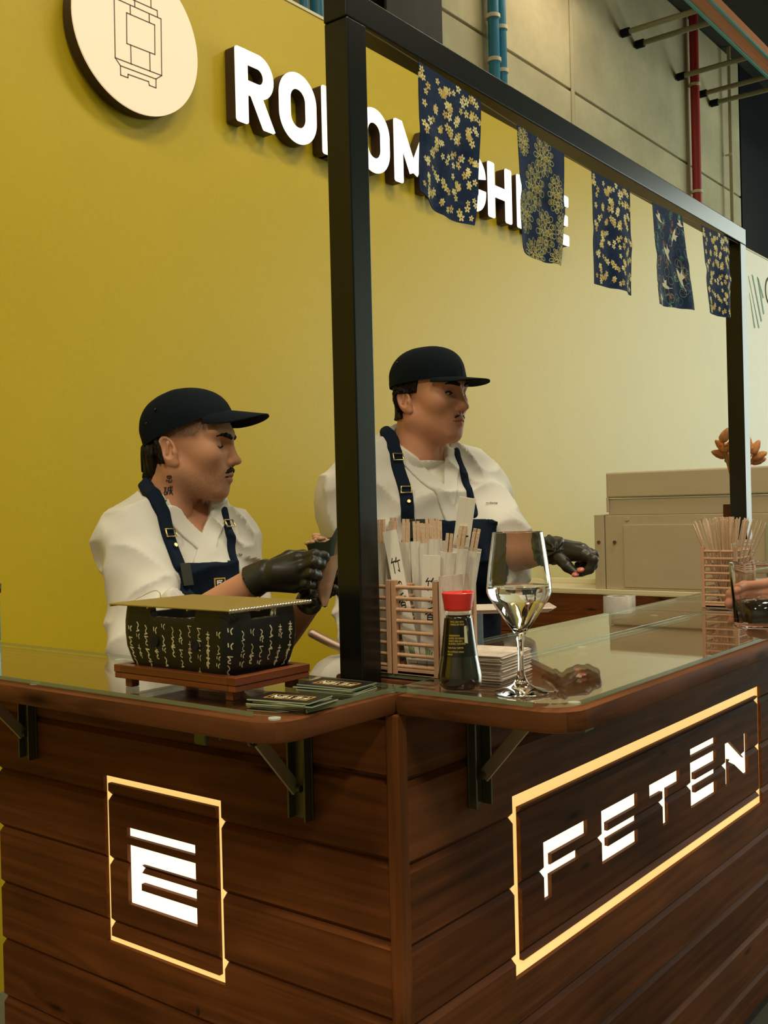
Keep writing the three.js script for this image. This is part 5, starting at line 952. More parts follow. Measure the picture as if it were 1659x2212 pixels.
  // ---- jacket
  const sl = c.arms.map(a => { const e2 = a.el.clone().lerp(a.wr, a.sleeve), wv = a.wr.clone().sub(a.el).normalize(); return { b: [bone(a.sh, a.el, a.r0, a.r1), bone(a.el, e2.clone().addScaledVector(wv, 0.08), a.r1, a.r2)], p: e2, n: wv }; });
  const slF = (x, y, z) => { let d = 1e3; for (const s of sl) { let e = bones(s.b, 0.03)(x, y, z); const cut = (x - s.p.x) * s.n.x + (y - s.p.y) * s.n.y + (z - s.p.z) * s.n.z; const near = Math.hypot(x - s.p.x, y - s.p.y, z - s.p.z) < 0.22; if (near) e = smax(e, cut, 0.006); d = Math.min(d, e); } return d; };
  const folds = (x, y, z) => {
    const l = T.from(x, y, z); let f = 0.013 * (fbm(l[2] * 7 + l[1] * 3, l[1] * 9 - l[2] * 5, 2, l[0] * 6) - 0.36) * 2;
    const r = noise(l[2] * 11 - l[1] * 9 + 7, l[1] * 4 + l[2] * 3, l[0] * 10 + 3), q = 1 - Math.abs(2 * r - 1); f += 0.014 * (q * q - 0.33);
    const r2 = noise(l[2] * 5 + l[1] * 12 + 2, l[1] * 5 - l[2] * 4, l[0] * 12 + 9), q2 = 1 - Math.abs(2 * r2 - 1); f += 0.013 * (q2 * q2 * q2 - 0.25); return f;
  };
  const looseT = (x, y, z) => torsoLocal(x, y, z) - c.torso.loose;
  const jacketRaw = (x, y, z) => { const l = T.from(x, y, z); const d = smin(looseT(...l), slF(x, y, z), 0.035); return Math.abs(d) < 0.05 ? d - folds(x, y, z) : d; };
  const vneck = (l) => { const w = c.torso.vw * (l[1] - c.torso.vb) / (c.torso.vt - c.torso.vb); return l[0] > -0.02 ? Math.max(Math.abs(l[2] - c.torso.vo * (l[1] - c.torso.vt)) - w, c.torso.vb - l[1]) : 1; };
  const neckHole = (x, y, z) => headW(x, y, z) - 0.006;
  const jb = boundsOf(sl.flatMap(s => s.b), 0.03); jb[0].min(T.to(0, -0.78, 0).add(V(-0.28, 0, -0.28))); jb[1].max(T.to(0, 0.1, 0).add(V(0.28, 0, 0.28)));
  const jacket = (x, y, z) => { const l = T.from(x, y, z); let d = jacketRaw(x, y, z); d = smax(d, -(l[1] + 0.74), 0.01); if (l[1] > -0.2) { d = smax(d, -vneck(l), 0.004); d = smax(d, -neckHole(x, y, z), 0.004); } return d; };
  const shirt = put('jacket', surface(jacket, jb[0], jb[1], 0.0085), c.jacketMat || M.shirt); shirt.userData.label = c.jacketLabel || 'white wrap-front kitchen jacket';
  const grad = (f, q, e = 0.002) => V(f(q.x + e, q.y, q.z) - f(q.x - e, q.y, q.z), f(q.x, q.y + e, q.z) - f(q.x, q.y - e, q.z), f(q.x, q.y, q.z + e) - f(q.x, q.y, q.z - e)).normalize();
  const hug = (pts, half, off, lo = 0.06, base = jacketRaw, cell = 0.005, m, name, parent, label) => {   // a band lying on the clothes along a path of torso points
    const P = new THREE.CatmullRomCurve3(pts.map(p => T.to(...p))).getPoints(22).map(q => { for (let i = 0; i < 8; i++) { const d = base(q.x, q.y, q.z); if (Math.abs(d) < 5e-4) break; q.addScaledVector(grad(base, q), -d * 0.8); } return q; });
    const bs = []; for (let i = 0; i + 1 < P.length; i++) bs.push(bone(P[i], P[i + 1], half, half));
    const F = (x, y, z) => { let d = 1e3; for (const b of bs) d = Math.min(d, capD(x, y, z, b)); if (d > 0.03) return d; return smax(d, base(x, y, z) - off, 0.003); };
    const o = put(name, surface(F, ...boundsOf(bs, 0.01), cell), m, parent); if (label) o.userData.label = label; return o;
  };
  // collar bands
  for (const b of c.collar) hug(b, 0.021, 0.0055, 0.06, (x, y, z) => Math.max(Math.min(jacketRaw(x, y, z), headW(x, y, z) - 0.004), -(headW(x, y, z) - 0.002) * 0.999), 0.0045, M.shirt, 'collar', shirt);
  if (c.tee) put('undershirt', surface((x, y, z) => { const l = T.from(x, y, z); return Math.max(Math.min(torsoLocal(...l) - 0.006, headW(x, y, z) - 0.003), l[1] - c.tee, -l[1] - 0.2, -l[0]); }, T.to(0, -0.22, 0).add(V(-0.2, 0, -0.2)), T.to(0, 0.06, 0).add(V(0.2, 0.02, 0.2)), 0.007), M.tee);
  // ---- apron
  const ap = c.apron;
  if (ap) {
  const apronF = (x, y, z) => { const l = T.from(x, y, z); let d = (Math.abs(l[2]) < 0.13 ? jacketRaw(x, y, z) : looseT(...l) - folds(x, y, z)) - 0.009; const legd = smax(legF(x, y, z) - 0.045, l[1] + 0.55, 0.02); d = smin(d, legd, 0.08); const hw = ap.w0 + (0.2 - ap.w0) * smooth(ap.top - 0.02, ap.top - 0.26, l[1]); return smax(Math.max(smax(d, l[1] - ap.top, 0.002), -(l[1] + ap.len)), Math.max(Math.abs(l[2]) - hw, -l[0] - 0.03), 0.003); };
  const apron = put('apron', surface(apronF, T.to(0, -ap.len - 0.03, 0).add(V(-0.27, 0, -0.27)), T.to(0, ap.top + 0.03, 0).add(V(0.27, 0, 0.27)), 0.0075), M.apron); apron.userData.label = 'navy bib apron';
  const clothed = (x, y, z) => Math.min(jacketRaw(x, y, z), headW(x, y, z) - 0.004);
  ap.straps.forEach((s, i) => hug(s.pts, s.half * 0.92, 0.0098, 0.06, clothed, 0.0042, M.apron, 'strap', apron));
  const front = (y, z, off) => { const p = T.to(0.3, y, z); return onSurface((a, b, d) => Math.min(jacketRaw(a, b, d) - off, apronF(a, b, d)), p, T.F.clone().negate()); };
  const place = (g, y, z, off, turn = 0, roll = 0) => { const p = front(y, z, off), f = T.F.clone(), pz = front(y, z + 0.02, off), pm = front(y, z - 0.02, off), py = front(y + 0.02, z, off), qy = front(y - 0.02, z, off); const X = pm.sub(pz).normalize(), Y = py.sub(qy).normalize(), Nn = new THREE.Vector3().crossVectors(X, Y).normalize(), Y2 = new THREE.Vector3().crossVectors(Nn, X); return g.rotateZ(roll).applyMatrix4(new THREE.Matrix4().makeBasis(X, Y2, Nn).setPosition(p.addScaledVector(Nn, 0.002))); };
  for (const b of ap.buckles) put('buckle', place(new THREE.TorusGeometry(0.017, 0.0022, 6, 4).rotateZ(Math.PI / 4).scale(1.1, 0.75, 1), b[0], b[1], 0.0125, 0, b[2] || 0), M.brass, apron);
  for (const b of ap.studs) put('stud', place(cyl(0.0045, 0.0045, 0.003, 14).rotateX(Math.PI / 2), b[0], b[1], 0.0135), M.brass, apron);
  if (ap.patch) put('corner_patch', place(rbox(0.027, 0.05, 0.003, 0.001), ap.patch[0], ap.patch[1], 0.011), M.leather, apron).userData.label = 'dark leather strap patch';
  if (ap.patch2) put('corner_patch', place(rbox(ap.patch2[2], 0.042, 0.003, 0.001), ap.patch2[0], ap.patch2[1], 0.011), M.leather, apron);
  if (ap.badge) { const bt = canvasTex(128, 300, (x, w, h) => { x.fillStyle = '#0b0f14'; x.fillRect(0, 0, w, h); x.strokeStyle = '#d8ac46'; x.lineWidth = 11; x.strokeRect(8, 8, w - 16, h - 16); x.strokeStyle = '#e9e6d8'; x.lineWidth = 13; const L = { F: [[[0, 1], [0, 0], [1, 0]], [[0, .5], [.8, .5]]], E: [[[1, 0], [0, 0], [0, 1], [1, 1]], [[0, .5], [1, .5]]], T: [[[0, 0], [1, 0]], [[.5, 0], [.5, 1]]], N: [[[0, 1], [0, 0], [1, 1], [1, 0]]] };[...'FETEN'].forEach((ch, i) => { for (const s of L[ch]) { x.beginPath(); s.forEach((p, q) => q ? x.lineTo(36 + p[0] * 56, 30 + i * 52 + p[1] * 34) : x.moveTo(36 + p[0] * 56, 30 + i * 52 + p[1] * 34)); x.stroke(); } }); });
    put('badge', place(new THREE.BoxGeometry(0.029, 0.072, 0.002), ap.badge[0], ap.badge[1], 0.009), std({ map: bt, roughness: 0.7 }), apron).userData.label = 'black badge with gold border'; }
  if (c.embroidery) { const et = canvasTex(256, 64, (x, w, h) => { x.clearRect(0, 0, w, h); x.fillStyle = '#2a2c28'; x.font = 'italic bold 44px sans-serif'; x.fillText(c.embroidery[0], 6, 46); }); put('embroidery', place(new THREE.PlaneGeometry(0.056, 0.014), c.embroidery[1], c.embroidery[2], 0.0008), std({ map: et, roughness: 0.9, transparent: true }), shirt).userData.label = 'dark embroidered lettering'; }
  }
  // ---- cap, hair, face details
  const capM = (g) => g.applyMatrix4(H.m);
  if (c.head.cap) {
  const cap = put('cap', capM(capGeo(c.head, 'crown')), M.capcloth.clone()); cap.material.side = THREE.DoubleSide; cap.userData.label = 'dark navy five-panel cap';
  put('brim', capM(capGeo(c.head, 'brim')), M.capcloth, cap);
  for (const [x, y, z] of c.head.eyelets) put('eyelet', capM(new THREE.SphereGeometry(0.003, 8, 6).translate(x, y, z)), M.black, cap);
  }
  const hb = [H.o.clone().add(V(-0.17, -0.17, -0.17)), H.o.clone().add(V(0.17, 0.15, 0.17))];
  put('hair', surface((x, y, z) => { const l = H.from(x, y, z); return c.hair(l[0], l[1], l[2], hs(l[0], l[1], l[2])); }, hb[0], hb[1], 0.0036), M.hairDark);
  for (const s of [1, -1]) {
    const tuft = (pts, r0, flat) => { const q = pts.map(p => onSurface(hs, V(p[0] + 0.03, p[1], p[2] * s), V(-1, 0, 0))); const g = []; for (let i = 0; i + 1 < q.length; i++) g.push([q[i].x - flat, q[i].y, q[i].z, q[i + 1].x - flat, q[i + 1].y, q[i + 1].z, r0[i], r0[i + 1]]); const f = bones(g, 0.003), [lo, hi] = boundsOf(g, 0.006); return surface((x, y, z) => f(x, y, z) - 0.0012 * noise(x * 900, y * 400, z * 700), lo, hi, 0.0016); };
    put('eyebrow', capM(tuft(c.brow, [0.0036, 0.0042, 0.0042, 0.0026, 0.0012], 0.0012)), M.hairDark);
    if (c.moustache) put('moustache', capM(tuft(c.moustache.p, c.moustache.r, 0.0012)), M.hairDark);
    if (c.eyes) {
      const e = put('eye', capM(new THREE.SphereGeometry(0.0118, 20, 14).scale(0.92, c.eyes, 1.12).translate(0.0945, 0.0118, 0.0315 * s)), M.eyewhite);
      put('iris', capM(new THREE.SphereGeometry(0.0068, 16, 12).scale(0.5, 0.66, 0.95).translate(0.1028, 0.0118, 0.0310 * s - 0.001)), M.iris, e);
    }
    put('eyelash', capM(tube(c.lash.map(p => { const q = onSurface(hs, V(p[0] + 0.03, p[1], p[2] * s), V(-1, 0, 0)); return q; }), 0.0019, 14, 5)), M.hairDark);
  }
  return { t, put, H, T, hs, headW, jacketRaw };
}
function hand(put, parent, list, m, k = 0.006, cell = 0.0028, name = 'glove') { return put(name, surface(bones(list, k), ...boundsOf(list, 0.01), cell, m === M.skin ? () => SKIN_B : null), m, parent); }
const B = (a, b, ra, rb) => bone(dep(...a), dep(...b), ra, rb);
const chain = (pts, r0, r1) => pts.slice(1).map((p, i) => B(pts[i], p, r0 + (r1 - r0) * i / (pts.length - 1), r0 + (r1 - r0) * (i + 1) / (pts.length - 1)));
// ---------------------------------------------------------------- the man filling a rice roll
const stub = (x, y, z) => smooth(-0.02, -0.06, y) * smooth(0.02, 0.06, x) ;
{
  const wrR = [560, 1248, 2.12], elR = [326, 1405, 2.20], wrL = [668, 1300, 2.22], elL = [560, 1425, 2.42];
  const A = person({
    label: 'person in navy cap and apron, eyes lowered, rice roll in black-gloved hands',
    base: dep(400, 1100, 2.42).setY(0), skin: SKIN_A, limb: 0.95,
    head: { o: dep(393, 975, 2.385), deg: 81, pitch: -0.02, wide: 0.98, jaw: 1.0, neck: [-0.035, -0.15], cap: { front: [0.118, 0.089], back: [-0.086, 0.006], rz: 0.083, h: 0.098, brim: 0.078, droop: 0.016, tilt: 0.54, lean: -0.010, fx: 2.0 }, eyelets: [[-0.035, 0.09, 0.072], [-0.06, 0.06, 0.062]] },
    torso: { o: dep(392, 1122, 2.40), deg: 42, k: 0.95, w: 0.88, belly: 0.97, leg: 0.98, loose: 0.016, vw: 0.062, vt: 0.045, vb: -0.055, vo: 0.12 },
    arms: [{ sh: dep(298, 1182, 2.30), el: dep(...elR), wr: dep(...wrR), sleeve: 0.40, r0: 0.066, r1: 0.078, r2: 0.072 }, { sh: dep(492, 1190, 2.50), el: dep(...elL), wr: dep(...wrL), sleeve: 0.12, r0: 0.060, r1: 0.068, r2: 0.064 }],
    collar: [[[-0.075, 0.05, 0.0], [-0.05, 0.052, 0.06], [0.02, 0.03, 0.078], [0.07, -0.005, 0.048], [0.098, -0.05, 0.008], [0.112, -0.1, -0.022], [0.118, -0.16, -0.05]], [[-0.075, 0.05, 0.0], [-0.05, 0.052, -0.06], [0.02, 0.03, -0.078], [0.07, -0.005, -0.048], [0.098, -0.05, -0.012], [0.112, -0.1, 0.02]]],
    apron: { top: -0.095, len: 0.95, w0: 0.082, straps: [{ half: 0.0185, pts: [[0.118, -0.095, 0.075], [0.09, -0.03, 0.082], [0.045, 0.02, 0.083], [0.0, 0.05, 0.076], [-0.03, 0.078, 0.062], [-0.052, 0.09, 0.042]] }, { half: 0.012, pts: [[0.118, -0.095, -0.075], [0.09, -0.03, -0.075], [0.045, 0.02, -0.074], [0.0, 0.05, -0.07], [-0.03, 0.078, -0.06]] }], buckles: [[-0.028, 0.082], [-0.012, -0.076]], studs: [[-0.055, 0.080]], patch: [-0.118, 0.073], badge: [-0.166, -0.012] },
    embroidery: ['\u014dku Ne', -0.085, -0.098],
    paint: (x, y, z) => { let c = SKIN_A; const lip = Math.exp(-Math.pow((y + 0.060) / 0.008, 2)) * smooth(0.1, 0.108, x) * smooth(0.024, 0.018, Math.abs(z)); c = mixc(c, [0.40, 0.14, 0.10], lip * 0.8); const n = hash(x * 700 | 0, y * 700 | 0, z * 700 | 0); const b = smooth(-0.03, -0.055, y) * smooth(0.0, 0.03, x) * smooth(-0.135, -0.115, y); c = mixc(c, [0.17, 0.10, 0.065], b * (0.22 + 0.30 * n)); const fade = smooth(0.015, 0.035, y) * smooth(0.072, 0.05, x) * smooth(0.05, 0.06, Math.abs(z)) + smooth(0.03, 0.05, y) * smooth(0.085, 0.07, x); c = mixc(c, [0.045, 0.034, 0.028], clamp(fade, 0, 1) * (0.55 + 0.3 * n)); return c; },
    hair: (x, y, z, d) => {   // short sides under the cap, a longer tuft at the nape
      const a = Math.abs(z); let e = Math.max(d - 0.004 - 0.002 * hash(x * 500 | 0, y * 500 | 0, z * 500 | 0), x + 0.028 + 0.3 * (y - 0.03), -(y + 0.03), y - 0.09);
      for (const s of [[-0.055, 0.0, 0.045, -0.066, -0.072, 0.03, 0.016, 0.004], [-0.066, 0.0, 0.03, -0.082, -0.060, 0.022, 0.016, 0.004], [-0.078, 0.01, 0.012, -0.092, -0.045, 0.01, 0.014, 0.003], [-0.05, -0.01, 0.055, -0.052, -0.085, 0.04, 0.011, 0.003], [-0.062, -0.02, 0.04, -0.072, -0.098, 0.032, 0.009, 0.002], [-0.075, 0.005, 0.0, -0.085, -0.06, 0.0, 0.016, 0.004]]) e = smin(e, capD(x, y, a, s), 0.006);
      e += 0.0018 * Math.sin(x * 420 + y * 40) * (a > 0 ? 1 : 0); return Math.max(e, y - 0.075);
    },
    brow: [[0.11, 0.0285, 0.010], [0.11, 0.0318, 0.019], [0.11, 0.0342, 0.030], [0.10, 0.0338, 0.042], [0.09, 0.0305, 0.052]],
    eyes: 0, lash: [[0.105, 0.010, 0.018], [0.106, 0.0065, 0.027], [0.104, 0.0055, 0.036], [0.097, 0.0075, 0.046]],
    moustache: { p: [[0.12, -0.0425, 0.001], [0.12, -0.0440, 0.008], [0.115, -0.0470, 0.016], [0.11, -0.0515, 0.0235]], r: [0.0042, 0.0046, 0.0038, 0.0014] },
  });
  // neck tattoo: brush characters lying on the skin
  { const gs = []; for (const [g, px, py, s] of [['loyal', 357, 1026, 17], ['sincere', 353, 1049, 21]]) for (const st of GLYPH[g]) { const pts = st.map(p => { const q0 = dep(px + p[0] * s, py + p[1] * s, 2.2); const dir = ray(px + p[0] * s, py + p[1] * s).normalize(); let q = q0.clone(); for (let i = 0; i < 80; i++) { const d = A.headW(q.x, q.y, q.z); if (d < 3e-4) break; q.addScaledVector(dir, d * 0.8); } return q; }); for (let i = 0; i + 1 < pts.length; i++) gs.push(rod(pts[i], pts[i + 1], 0.0012, 0.0012, 6)); }
    A.put('neck_tattoo', merge(gs), std({ color: lin(0.035, 0.03, 0.028), roughness: 0.8 })).userData.label = 'two dark brush characters tattooed on the neck'; }
  // gloved hands
  const K = { i: [644, 1206, 2.085], m: [650, 1226, 2.077], r: [647, 1247, 2.083], p: [637, 1267, 2.093] };
  const right = [B(wrR, K.i, 0.027, 0.0155), B(wrR, K.m, 0.03, 0.016), B(wrR, K.r, 0.03, 0.0155), B(wrR, K.p, 0.027, 0.014), B([600, 1235, 2.10], [640, 1237, 2.085], 0.026, 0.02),
    ...chain([K.i, [680, 1198, 2.068], [700, 1201, 2.082], [705, 1206, 2.098]], 0.0112, 0.0085), ...chain([K.m, [678, 1215, 2.060], [692, 1218, 2.076], [696, 1222, 2.096]], 0.0115, 0.0088), ...chain([K.r, [673, 1239, 2.062], [685, 1242, 2.080], [689, 1246, 2.098]], 0.011, 0.0085), ...chain([K.p, [662, 1261, 2.072], [673, 1263, 2.088], [677, 1266, 2.104]], 0.0098, 0.0078),
    ...chain([[590, 1222, 2.13], [625, 1203, 2.15], [655, 1200, 2.165], [680, 1204, 2.165]], 0.0155, 0.010)];
  const g1 = hand(A.put, null, right, M.glove); g1.userData.label = 'black disposable glove on the right hand';
  A.put('cuff', surface((x, y, z) => { const a = dep(545, 1257, 2.125), b = dep(575, 1240, 2.115); const d = capD(x, y, z, bone(a, b, 0.036, 0.032)); const n = b.clone().sub(a).normalize(); return Math.max(d + 0.001, -((x - a.x) * n.x + (y - a.y) * n.y + (z - a.z) * n.z) - 0.002); }, dep(560, 1250, 2.12).add(V(-0.07, -0.07, -0.07)), dep(560, 1250, 2.12).add(V(0.07, 0.07, 0.07)), 0.004), M.glove, g1);
  const Lk = { i: [690, 1278, 2.185], m: [682, 1288, 2.175], r: [674, 1296, 2.17], p: [664, 1302, 2.175] };
  const left = [B(wrL, Lk.i, 0.026, 0.015), B(wrL, Lk.m, 0.028, 0.015), B(wrL, Lk.r, 0.026, 0.014), B(wrL, Lk.p, 0.024, 0.013), ...chain([Lk.i, [714, 1266, 2.19], [728, 1254, 2.178], [732, 1245, 2.155]], 0.0105, 0.0082), ...chain([Lk.m, [706, 1284, 2.18], [719, 1277, 2.165], [722, 1270, 2.145]], 0.0105, 0.0082), ...chain([Lk.r, [688, 1298, 2.155], [697, 1293, 2.14]], 0.010, 0.0085), ...chain([Lk.p, [672, 1305, 2.155], [680, 1302, 2.14]], 0.009, 0.0078), ...chain([[660, 1288, 2.19], [656, 1272, 2.16], [664, 1262, 2.135]], 0.0135, 0.0095)];
  hand(A.put, null, left, M.glove).userData.label = 'black disposable glove on the left hand';
}
// ---------------------------------------------------------------- the man reaching across
{
  const wrL = [1196, 1188, 2.56], elL = [1080, 1200, 2.74], wrR = [752, 1272, 2.42], elR = [800, 1330, 2.72];
  const A = person({
    label: 'person in navy cap and apron, gloved arm stretched out behind the wine glass',
    base: dep(915, 1100, 2.84).setY(0), skin: SKIN_B, limb: 1.05,
    head: { o: dep(916, 868, 2.80), deg: 53, pitch: 0.0, wide: 1.09, jaw: 1.16, neck: [-0.02, -0.15], cap: { front: [0.124, 0.052], back: [-0.096, 0.038], rz: 0.091, h: 0.100, brim: 0.074, droop: 0.010, tilt: 0.22, lean: -0.004, fx: 2.5 }, eyelets: [[-0.03, 0.1, 0.078]] },
    torso: { o: dep(903, 992, 2.84), deg: 24, k: 1.08, w: 1.12, belly: 1.06, leg: 1.0, loose: 0.020, vw: 0.070, vt: 0.04, vb: -0.10, vo: 0.10 },
    arms: [{ sh: dep(752, 1075, 2.76), el: dep(...elR), wr: dep(...wrR), sleeve: 0.05, r0: 0.082, r1: 0.088, r2: 0.08 }, { sh: dep(1040, 1075, 2.90), el: dep(...elL), wr: dep(...wrL), sleeve: 0.22, r0: 0.082, r1: 0.082, r2: 0.072 }],
    collar: [[[-0.08, 0.04, 0.0], [-0.055, 0.045, 0.07], [0.02, 0.03, 0.088], [0.085, -0.015, 0.058], [0.12, -0.07, 0.02], [0.135, -0.12, -0.008], [0.142, -0.19, -0.03]], [[-0.08, 0.04, 0.0], [-0.055, 0.045, -0.07], [0.02, 0.03, -0.088], [0.085, -0.015, -0.06], [0.12, -0.07, -0.035], [0.135, -0.12, -0.015]]],
    tee: -0.005,
    apron: { top: -0.165, len: 1.05, w0: 0.105, straps: [{ half: 0.019, pts: [[0.135, -0.165, 0.098], [0.115, -0.08, 0.095], [0.07, -0.01, 0.098], [0.03, 0.022, 0.092], [0.004, 0.04, 0.084]] }, { half: 0.012, pts: [[0.135, -0.165, -0.098], [0.115, -0.08, -0.088], [0.07, -0.01, -0.082], [0.02, 0.03, -0.08], [-0.02, 0.06, -0.072]] }], buckles: [[-0.085, 0.096], [0.002, 0.098]], studs: [[-0.115, 0.097]], patch: [-0.185, 0.092], patch2: [-0.182, 0.05, 0.06], badge: [-0.225, 0.03] },
    embroidery: ['arZeng', -0.125, -0.150],
    paint: (x, y, z) => { let c = SKIN_B; const lip = Math.exp(-Math.pow((y + 0.060) / 0.008, 2)) * smooth(0.1, 0.108, x) * smooth(0.026, 0.019, Math.abs(z)); c = mixc(c, [0.42, 0.13, 0.10], lip * 0.85); const n = hash(x * 700 | 0, y * 700 | 0, z * 700 | 0); const b = Math.exp(-Math.pow((y + 0.046) / 0.006, 2)) * smooth(0.095, 0.105, x) * smooth(0.03, 0.02, Math.abs(z)); c = mixc(c, [0.10, 0.06, 0.04], b * (0.35 + 0.35 * n)); return c; },
    hair: (x, y, z, d) => { const a = Math.abs(z), n = 0.0025 * hash(x * 400 | 0, y * 400 | 0, z * 400 | 0); const side = Math.max(d - 0.003 - n, x - 0.030 - 0.25 * (y - 0.02), -(y - 0.016), 0.045 - a); const back = Math.max(d - 0.007 - n, x + 0.022 + 0.16 * (y + 0.02), -(y + 0.048)); return Math.max(Math.min(side, back), y - 0.075); },
    brow: [[0.11, 0.0345, 0.013], [0.11, 0.0368, 0.022], [0.11, 0.0385, 0.032], [0.10, 0.0375, 0.043], [0.09, 0.0345, 0.053]],
    eyes: 0.40, lash: [[0.105, 0.0135, 0.018], [0.106, 0.0162, 0.027], [0.104, 0.0158, 0.036], [0.097, 0.0125, 0.047]],
    moustache: { p: [[0.12, -0.0445, 0.006], [0.115, -0.0465, 0.013], [0.11, -0.0495, 0.020], [0.105, -0.053, 0.025]], r: [0.0012, 0.0018, 0.0016, 0.0008] },
  });
  const K = { i: [1260, 1198, 2.485], m: [1257, 1188, 2.51], r: [1249, 1184, 2.535], p: [1238, 1186, 2.56] };
  const left = [B(wrL, K.i, 0.029, 0.0165), B(wrL, K.m, 0.03, 0.017), B(wrL, K.r, 0.03, 0.016), B(wrL, K.p, 0.027, 0.015), ...chain([K.i, [1282, 1209, 2.465], [1274, 1230, 2.47], [1256, 1238, 2.475]], 0.012, 0.009), ...chain([K.m, [1283, 1199, 2.50], [1281, 1222, 2.505], [1264, 1234, 2.505]], 0.0122, 0.0092), ...chain([K.r, [1276, 1195, 2.53], [1274, 1216, 2.53], [1258, 1226, 2.53]], 0.0118, 0.009), ...chain([K.p, [1262, 1198, 2.56], [1260, 1214, 2.555], [1248, 1220, 2.55]], 0.0105, 0.0085), ...chain([[1208, 1205, 2.52], [1226, 1224, 2.495], [1244, 1238, 2.48]], 0.016, 0.010)];
  const g1 = hand(A.put, null, left, M.glove); g1.userData.label = 'black disposable glove on the outstretched hand';
  A.put('cuff', surface((x, y, z) => { const a = dep(1186, 1188, 2.575), b = dep(1208, 1189, 2.54), n = b.clone().sub(a).normalize(), s = (x - a.x) * n.x + (y - a.y) * n.y + (z - a.z) * n.z, an = Math.atan2(y - a.y, (x - a.x) + (z - a.z)); return Math.max(capD(x, y, z, bone(a, b, 0.037, 0.031)) - 0.003 * Math.sin(an * 9), -s - 0.002); }, dep(1195, 1188, 2.56).add(V(-0.08, -0.08, -0.08)), dep(1195, 1188, 2.56).add(V(0.08, 0.08, 0.08)), 0.004), M.glove, g1);
  const Rk = { i: [736, 1248, 2.20], m: [738, 1258, 2.19], r: [740, 1270, 2.19], p: [746, 1281, 2.21] };
  const rightH = [B(wrR, Rk.i, 0.026, 0.015), B(wrR, Rk.m, 0.028, 0.015), B(wrR, Rk.r, 0.027, 0.014), B(wrR, Rk.p, 0.024, 0.013), ...chain([Rk.i, [732, 1238, 2.195], [727, 1232, 2.185]], 0.0105, 0.0085), ...chain([Rk.m, [734, 1254, 2.20], [730, 1252, 2.19]], 0.0105, 0.0085), ...chain([Rk.r, [734, 1268, 2.20], [731, 1268, 2.19]], 0.010, 0.008), ...chain([Rk.p, [738, 1281, 2.20], [734, 1282, 2.19]], 0.009, 0.0075), ...chain([[748, 1246, 2.34], [742, 1228, 2.27], [734, 1222, 2.21]], 0.0135, 0.0095)];
  hand(A.put, null, rightH, M.glove).userData.label = 'black disposable glove on the hand near the rice roll';
  const f = [[1243, 1241, 2.462], [1254, 1231, 2.458]];
  for (const [i, p] of f.entries()) { const q = dep(...p), g = new THREE.SphereGeometry(0.0085, 16, 10).scale(1.2, 0.65, 1.1).rotateZ(0.3).translate(q.x, q.y, q.z); tag(mesh('fish_slice', g, phys({ color: lin(0.72, 0.22, 0.17), roughness: 0.35, clearcoat: 0.4 })), 'small pink slice of fish pinched in the outstretched black glove', 'food', 'slices held in the glove'); }
}
// ---------------------------------------------------------------- the rice roll between the gloves
{
  const top = dep(694, 1178, 2.132), tip = dep(702, 1312, 2.100), ax = tip.clone().sub(top), L = ax.length(), down = ax.clone().normalize();
  const X = HRT.clone().addScaledVector(down, -HRT.dot(down)).normalize(), Z = new THREE.Vector3().crossVectors(X, down).normalize();
  const cone = (s0, s1, R, off, rimF, a0 = 0, a1 = Math.PI * 2) => { const NA = 48, NS = 14, pos = [], idx = [], uv = [], TH = 0.0006; for (const sd of [0, 1]) for (let j = 0; j <= NS; j++) for (let i = 0; i <= NA; i++) { const a = a0 + (a1 - a0) * i / NA, s = s0 + (s1 - s0) * j / NS - rimF(a) * (1 - j / NS), r = R * (1 - s * 0.97) + off - (sd ? TH : 0) + 0.0008 * Math.sin(a * 5) ; const p = top.clone().addScaledVector(down, s * L).addScaledVector(X, Math.cos(a) * r).addScaledVector(Z, Math.sin(a) * r); pos.push(p.x, p.y, p.z); uv.push(i / NA, j / NS); } const W = NA + 1, O = W * (NS + 1); for (let j = 0; j < NS; j++) for (let i = 0; i < NA; i++) { const a = j * W + i, b = a + W; idx.push(a, b, a + 1, a + 1, b, b + 1, a + O, a + 1 + O, b + O, a + 1 + O, b + 1 + O, b + O); } const g = new THREE.BufferGeometry(); g.setAttribute('position', new THREE.Float32BufferAttribute(pos, 3)); g.setAttribute('uv', new THREE.Float32BufferAttribute(uv, 2)); g.setIndex(idx); g.computeVertexNormals(); return g; };
  const t = thing('seaweed_rice_roll', 'cone-shaped seaweed rice roll with pale pink filling held between black gloves', 'food');
  mesh('seaweed', cone(0.0, 1, 0.029, 0, a => 0.28 * Math.pow(Math.max(0, Math.cos(a)), 4)), phys({ specularIntensity: 0.4, color: lin(0.016, 0.022, 0.007), roughness: 0.7, bumpMap: mottle, bumpScale: 0.001, side: THREE.DoubleSide }), t).userData.label = 'dark green seaweed sheet';
  M.fill = std({ color: lin(0.72, 0.42, 0.25), roughness: 0.6, map: mottle });
  for (let i = 0; i < 44; i++) { const a = rr(0, 6.28), r = 0.024 * Math.sqrt(rnd()), g = new THREE.SphereGeometry(rr(0.005, 0.0095), 10, 8).scale(1.3, 0.7, 1); const p = top.clone().addScaledVector(X, Math.cos(a) * r - 0.004).addScaledVector(Z, Math.sin(a) * r).add(V(0, rr(-0.002, 0.028) * (1 - r / 0.03), 0)); g.rotateY(rr(0, 3)).translate(p.x, p.y, p.z); mesh('filling_piece', g, M.fill, t); }
  const w = thing('paper_wrapper', 'pinkish brown paper wrapper around the rice roll', 'wrapper');
  mesh('wrapper_sheet', cone(0.22, 0.985, 0.043, 0.0025, a => 0.10 * Math.cos(a - 0.3) - 0.05), std({ color: lin(0.52, 0.31, 0.19), roughness: 0.85, map: mottle, side: THREE.DoubleSide }), w);
}
